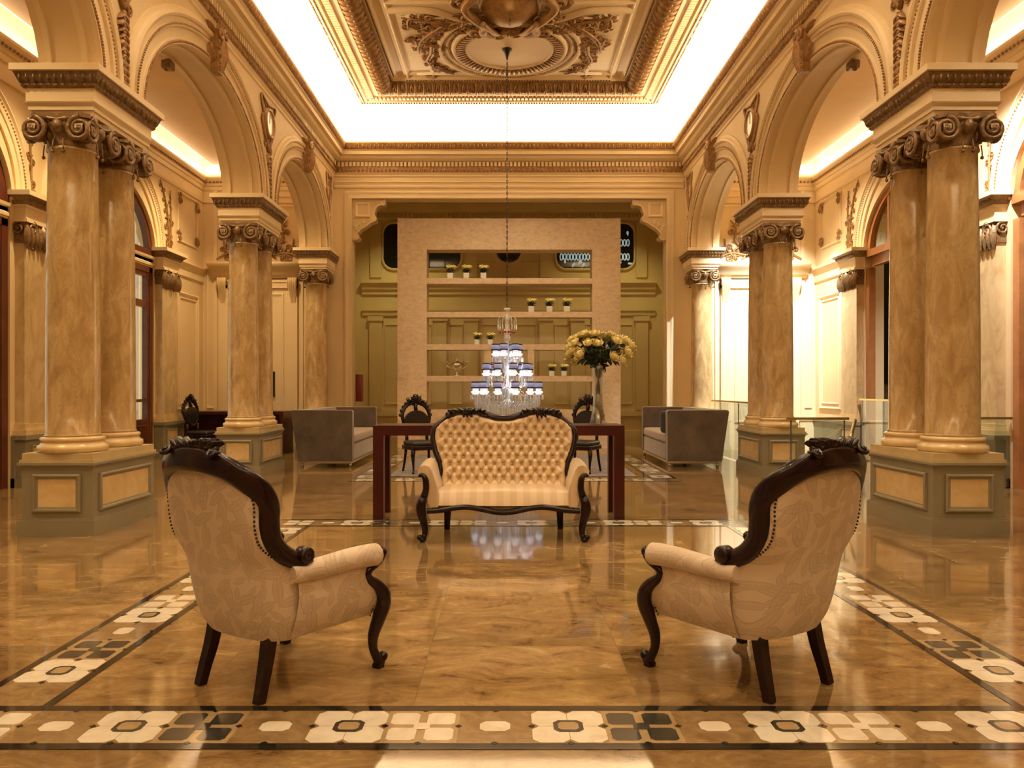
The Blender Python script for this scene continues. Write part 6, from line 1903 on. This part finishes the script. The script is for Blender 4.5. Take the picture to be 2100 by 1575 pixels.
p0 = None
for i, (x, lv_, lab) in enumerate(spots):
    if p0 is None: p0 = pot(lab); o = p0
    else: o = dup(p0, label=lab)
    o.location = (x, 16.64, SH[lv_] + 0.06); sc_ = 1.0 if lv_ > 1 else 0.86; o.scale = (sc_, sc_, sc_); o.rotation_euler = (0, 0, 0.4*i if False else 0)
cup_ = thing('silver_cup', 'silver lidded two-handled cup on the lowest shelf', 'trophy cup', (-1.11, 16.64, SH[0] + 0.06))
o = MB(); o.lathe([(0.07, 0.0), (0.075, 0.015), (0.05, 0.03), (0.02, 0.06), (0.018, 0.09), (0.05, 0.12), (0.10, 0.17), (0.125, 0.22), (0.13, 0.25), (0.12, 0.25)], 20); build('bowl', o, M['silver'], cup_)
o = MB(); o.lathe([(0.128, 0.25), (0.10, 0.28), (0.03, 0.30), (0.012, 0.33), (0.02, 0.35), (0.0, 0.38)], 20); build('lid', o, M['silver'], cup_)
for sg in (-1, 1):
    o = MB(); o.tube(smooth_path([(sg*0.09, 0, 0.15), (sg*0.19, 0, 0.20), (sg*0.24, 0, 0.29), (sg*0.20, 0, 0.31), (sg*0.19, 0, 0.27)], 5), 0.008, 6); build('handle', o, M['silver'], cup_)

# ------------------------------------------------------------------ red desk in the left aisle
root = thing('desk', 'red-brown slab desk against the end wall of the left aisle', 'desk', (-5.28, 15.3, 0))
o = MB(); o.box(-0.95, 0.95, -0.35, 0.35, 0.755, 0.81); build('desktop', o, M['redwood'], root)
for x in (-0.915, 0.915):
    o = MB(); o.box(x - 0.035, x + 0.035, -0.35, 0.35, 0, 0.755); build('side_panel', o, M['redwood'], root)
o = MB(); o.box(-0.88, 0.88, -0.05, -0.02, 0.28, 0.755); build('modesty_panel', o, M['redwood'], root)

# ------------------------------------------------------------------ glass balustrades of the stair well on the right
def balustrade(name, pts, zr, label, posts=(), glass=True, zb=0.02, rail=0.022):
    root = thing(name, label, 'balustrade', (pts[0][0], pts[0][1], 0), 0, 'glass and brass balustrades round the stair')
    T = Matrix.Translation((-pts[0][0], -pts[0][1], 0))
    o = MB()
    for (x0, y0), (x1, y1) in zip(pts, pts[1:]):
        d = Vector((x1 - x0, y1 - y0, 0)); L = d.length; d.normalize(); n_ = Vector((-d.y, d.x, 0))
        c0, c1 = Vector((x0, y0, zr)) - d*0.02, Vector((x1, y1, zr)) + d*0.02
        v = []
        for c in (c0, c1):
            for a, b in ((-rail*1.3, -rail*0.7), (rail*1.3, -rail*0.7), (rail*1.3, rail*0.7), (-rail*1.3, rail*0.7)): v.append(tuple(c + n_*a + Vector((0, 0, b))))
        o.add(v, [(0, 1, 2, 3), (7, 6, 5, 4), (0, 4, 5, 1), (1, 5, 6, 2), (2, 6, 7, 3), (3, 7, 4, 0)])
    build('handrail', o.xf(T), M['brass'], root)
    for (x0, y0), (x1, y1) in zip(pts, pts[1:]):
        d = Vector((x1 - x0, y1 - y0, 0)); L = d.length; d.normalize(); n_ = Vector((-d.y, d.x, 0))*0.006
        k = max(1, round(L/1.1))
        for i in range(k):
            p0 = Vector((x0, y0, 0)) + d*(L*i/k + 0.012); p1 = Vector((x0, y0, 0)) + d*(L*(i + 1)/k - 0.012)
            v = [tuple(p + n_*s_ + Vector((0, 0, z))) for z in (zb, zr - 0.02) for p, s_ in ((p0, -1), (p1, -1), (p1, 1), (p0, 1))]
            g = MB(); g.add(v, [(0, 3, 2, 1), (4, 5, 6, 7), (0, 1, 5, 4), (1, 2, 6, 5), (2, 3, 7, 6), (3, 0, 4, 7)])
            build('glass_panel', g.xf(T), M['greenglass'], root)
    for x, y in posts:
        o = MB(); o.lathe([(0.03, 0.0), (0.03, 0.01), (0.008, 0.02), (0.008, zr - 0.02)], 10, (x, y)); build('post', o.xf(T), M['darkmetal'], root)
    return root
balustrade('glass_balustrade', [(3.92, 15.0), (3.92, 12.35)], 1.02, 'glass balustrade running between the middle and far right columns', [(3.92, 13.35), (3.92, 12.40)])
balustrade('glass_balustrade', [(3.44, 9.65), (4.16, 9.65)], 0.88, 'short brass rail before the middle right column pedestal', [(3.47, 9.65), (4.13, 9.65)])
balustrade('glass_balustrade', [(5.75, 9.75), (6.24, 9.75)], 0.88, 'brass railed balustrade meeting the wall at the right edge', [(5.78, 9.75)])
balustrade('glass_balustrade', [(6.18, 13.70), (6.18, 11.2)], 1.06, 'glass balustrade across the arched opening behind the right columns', [(6.18, 13.66), (6.18, 12.9), (6.18, 12.1)])
o = MB(); o.tube([(4.22, 9.75, 0.86), (4.20, 9.0, 0.60)], 0.022, 8)
root = thing('stair_handrail', 'slanting brass handrail beside the middle right column pedestal', 'handrail', (4.2, 9.0, 0), 0)
o = MB(); o.tube([(0.05, 0.62, 0.86), (-0.28, 0.12, 0.45), (-0.28, 0.12, 0.43)], 0.022, 8); build('rail', o, M['brass'], root)
o = MB(); o.tube([(-0.28, 0.12, 0.0), (-0.28, 0.12, 0.44)], 0.012, 8); build('post', o, M['darkmetal'], root)
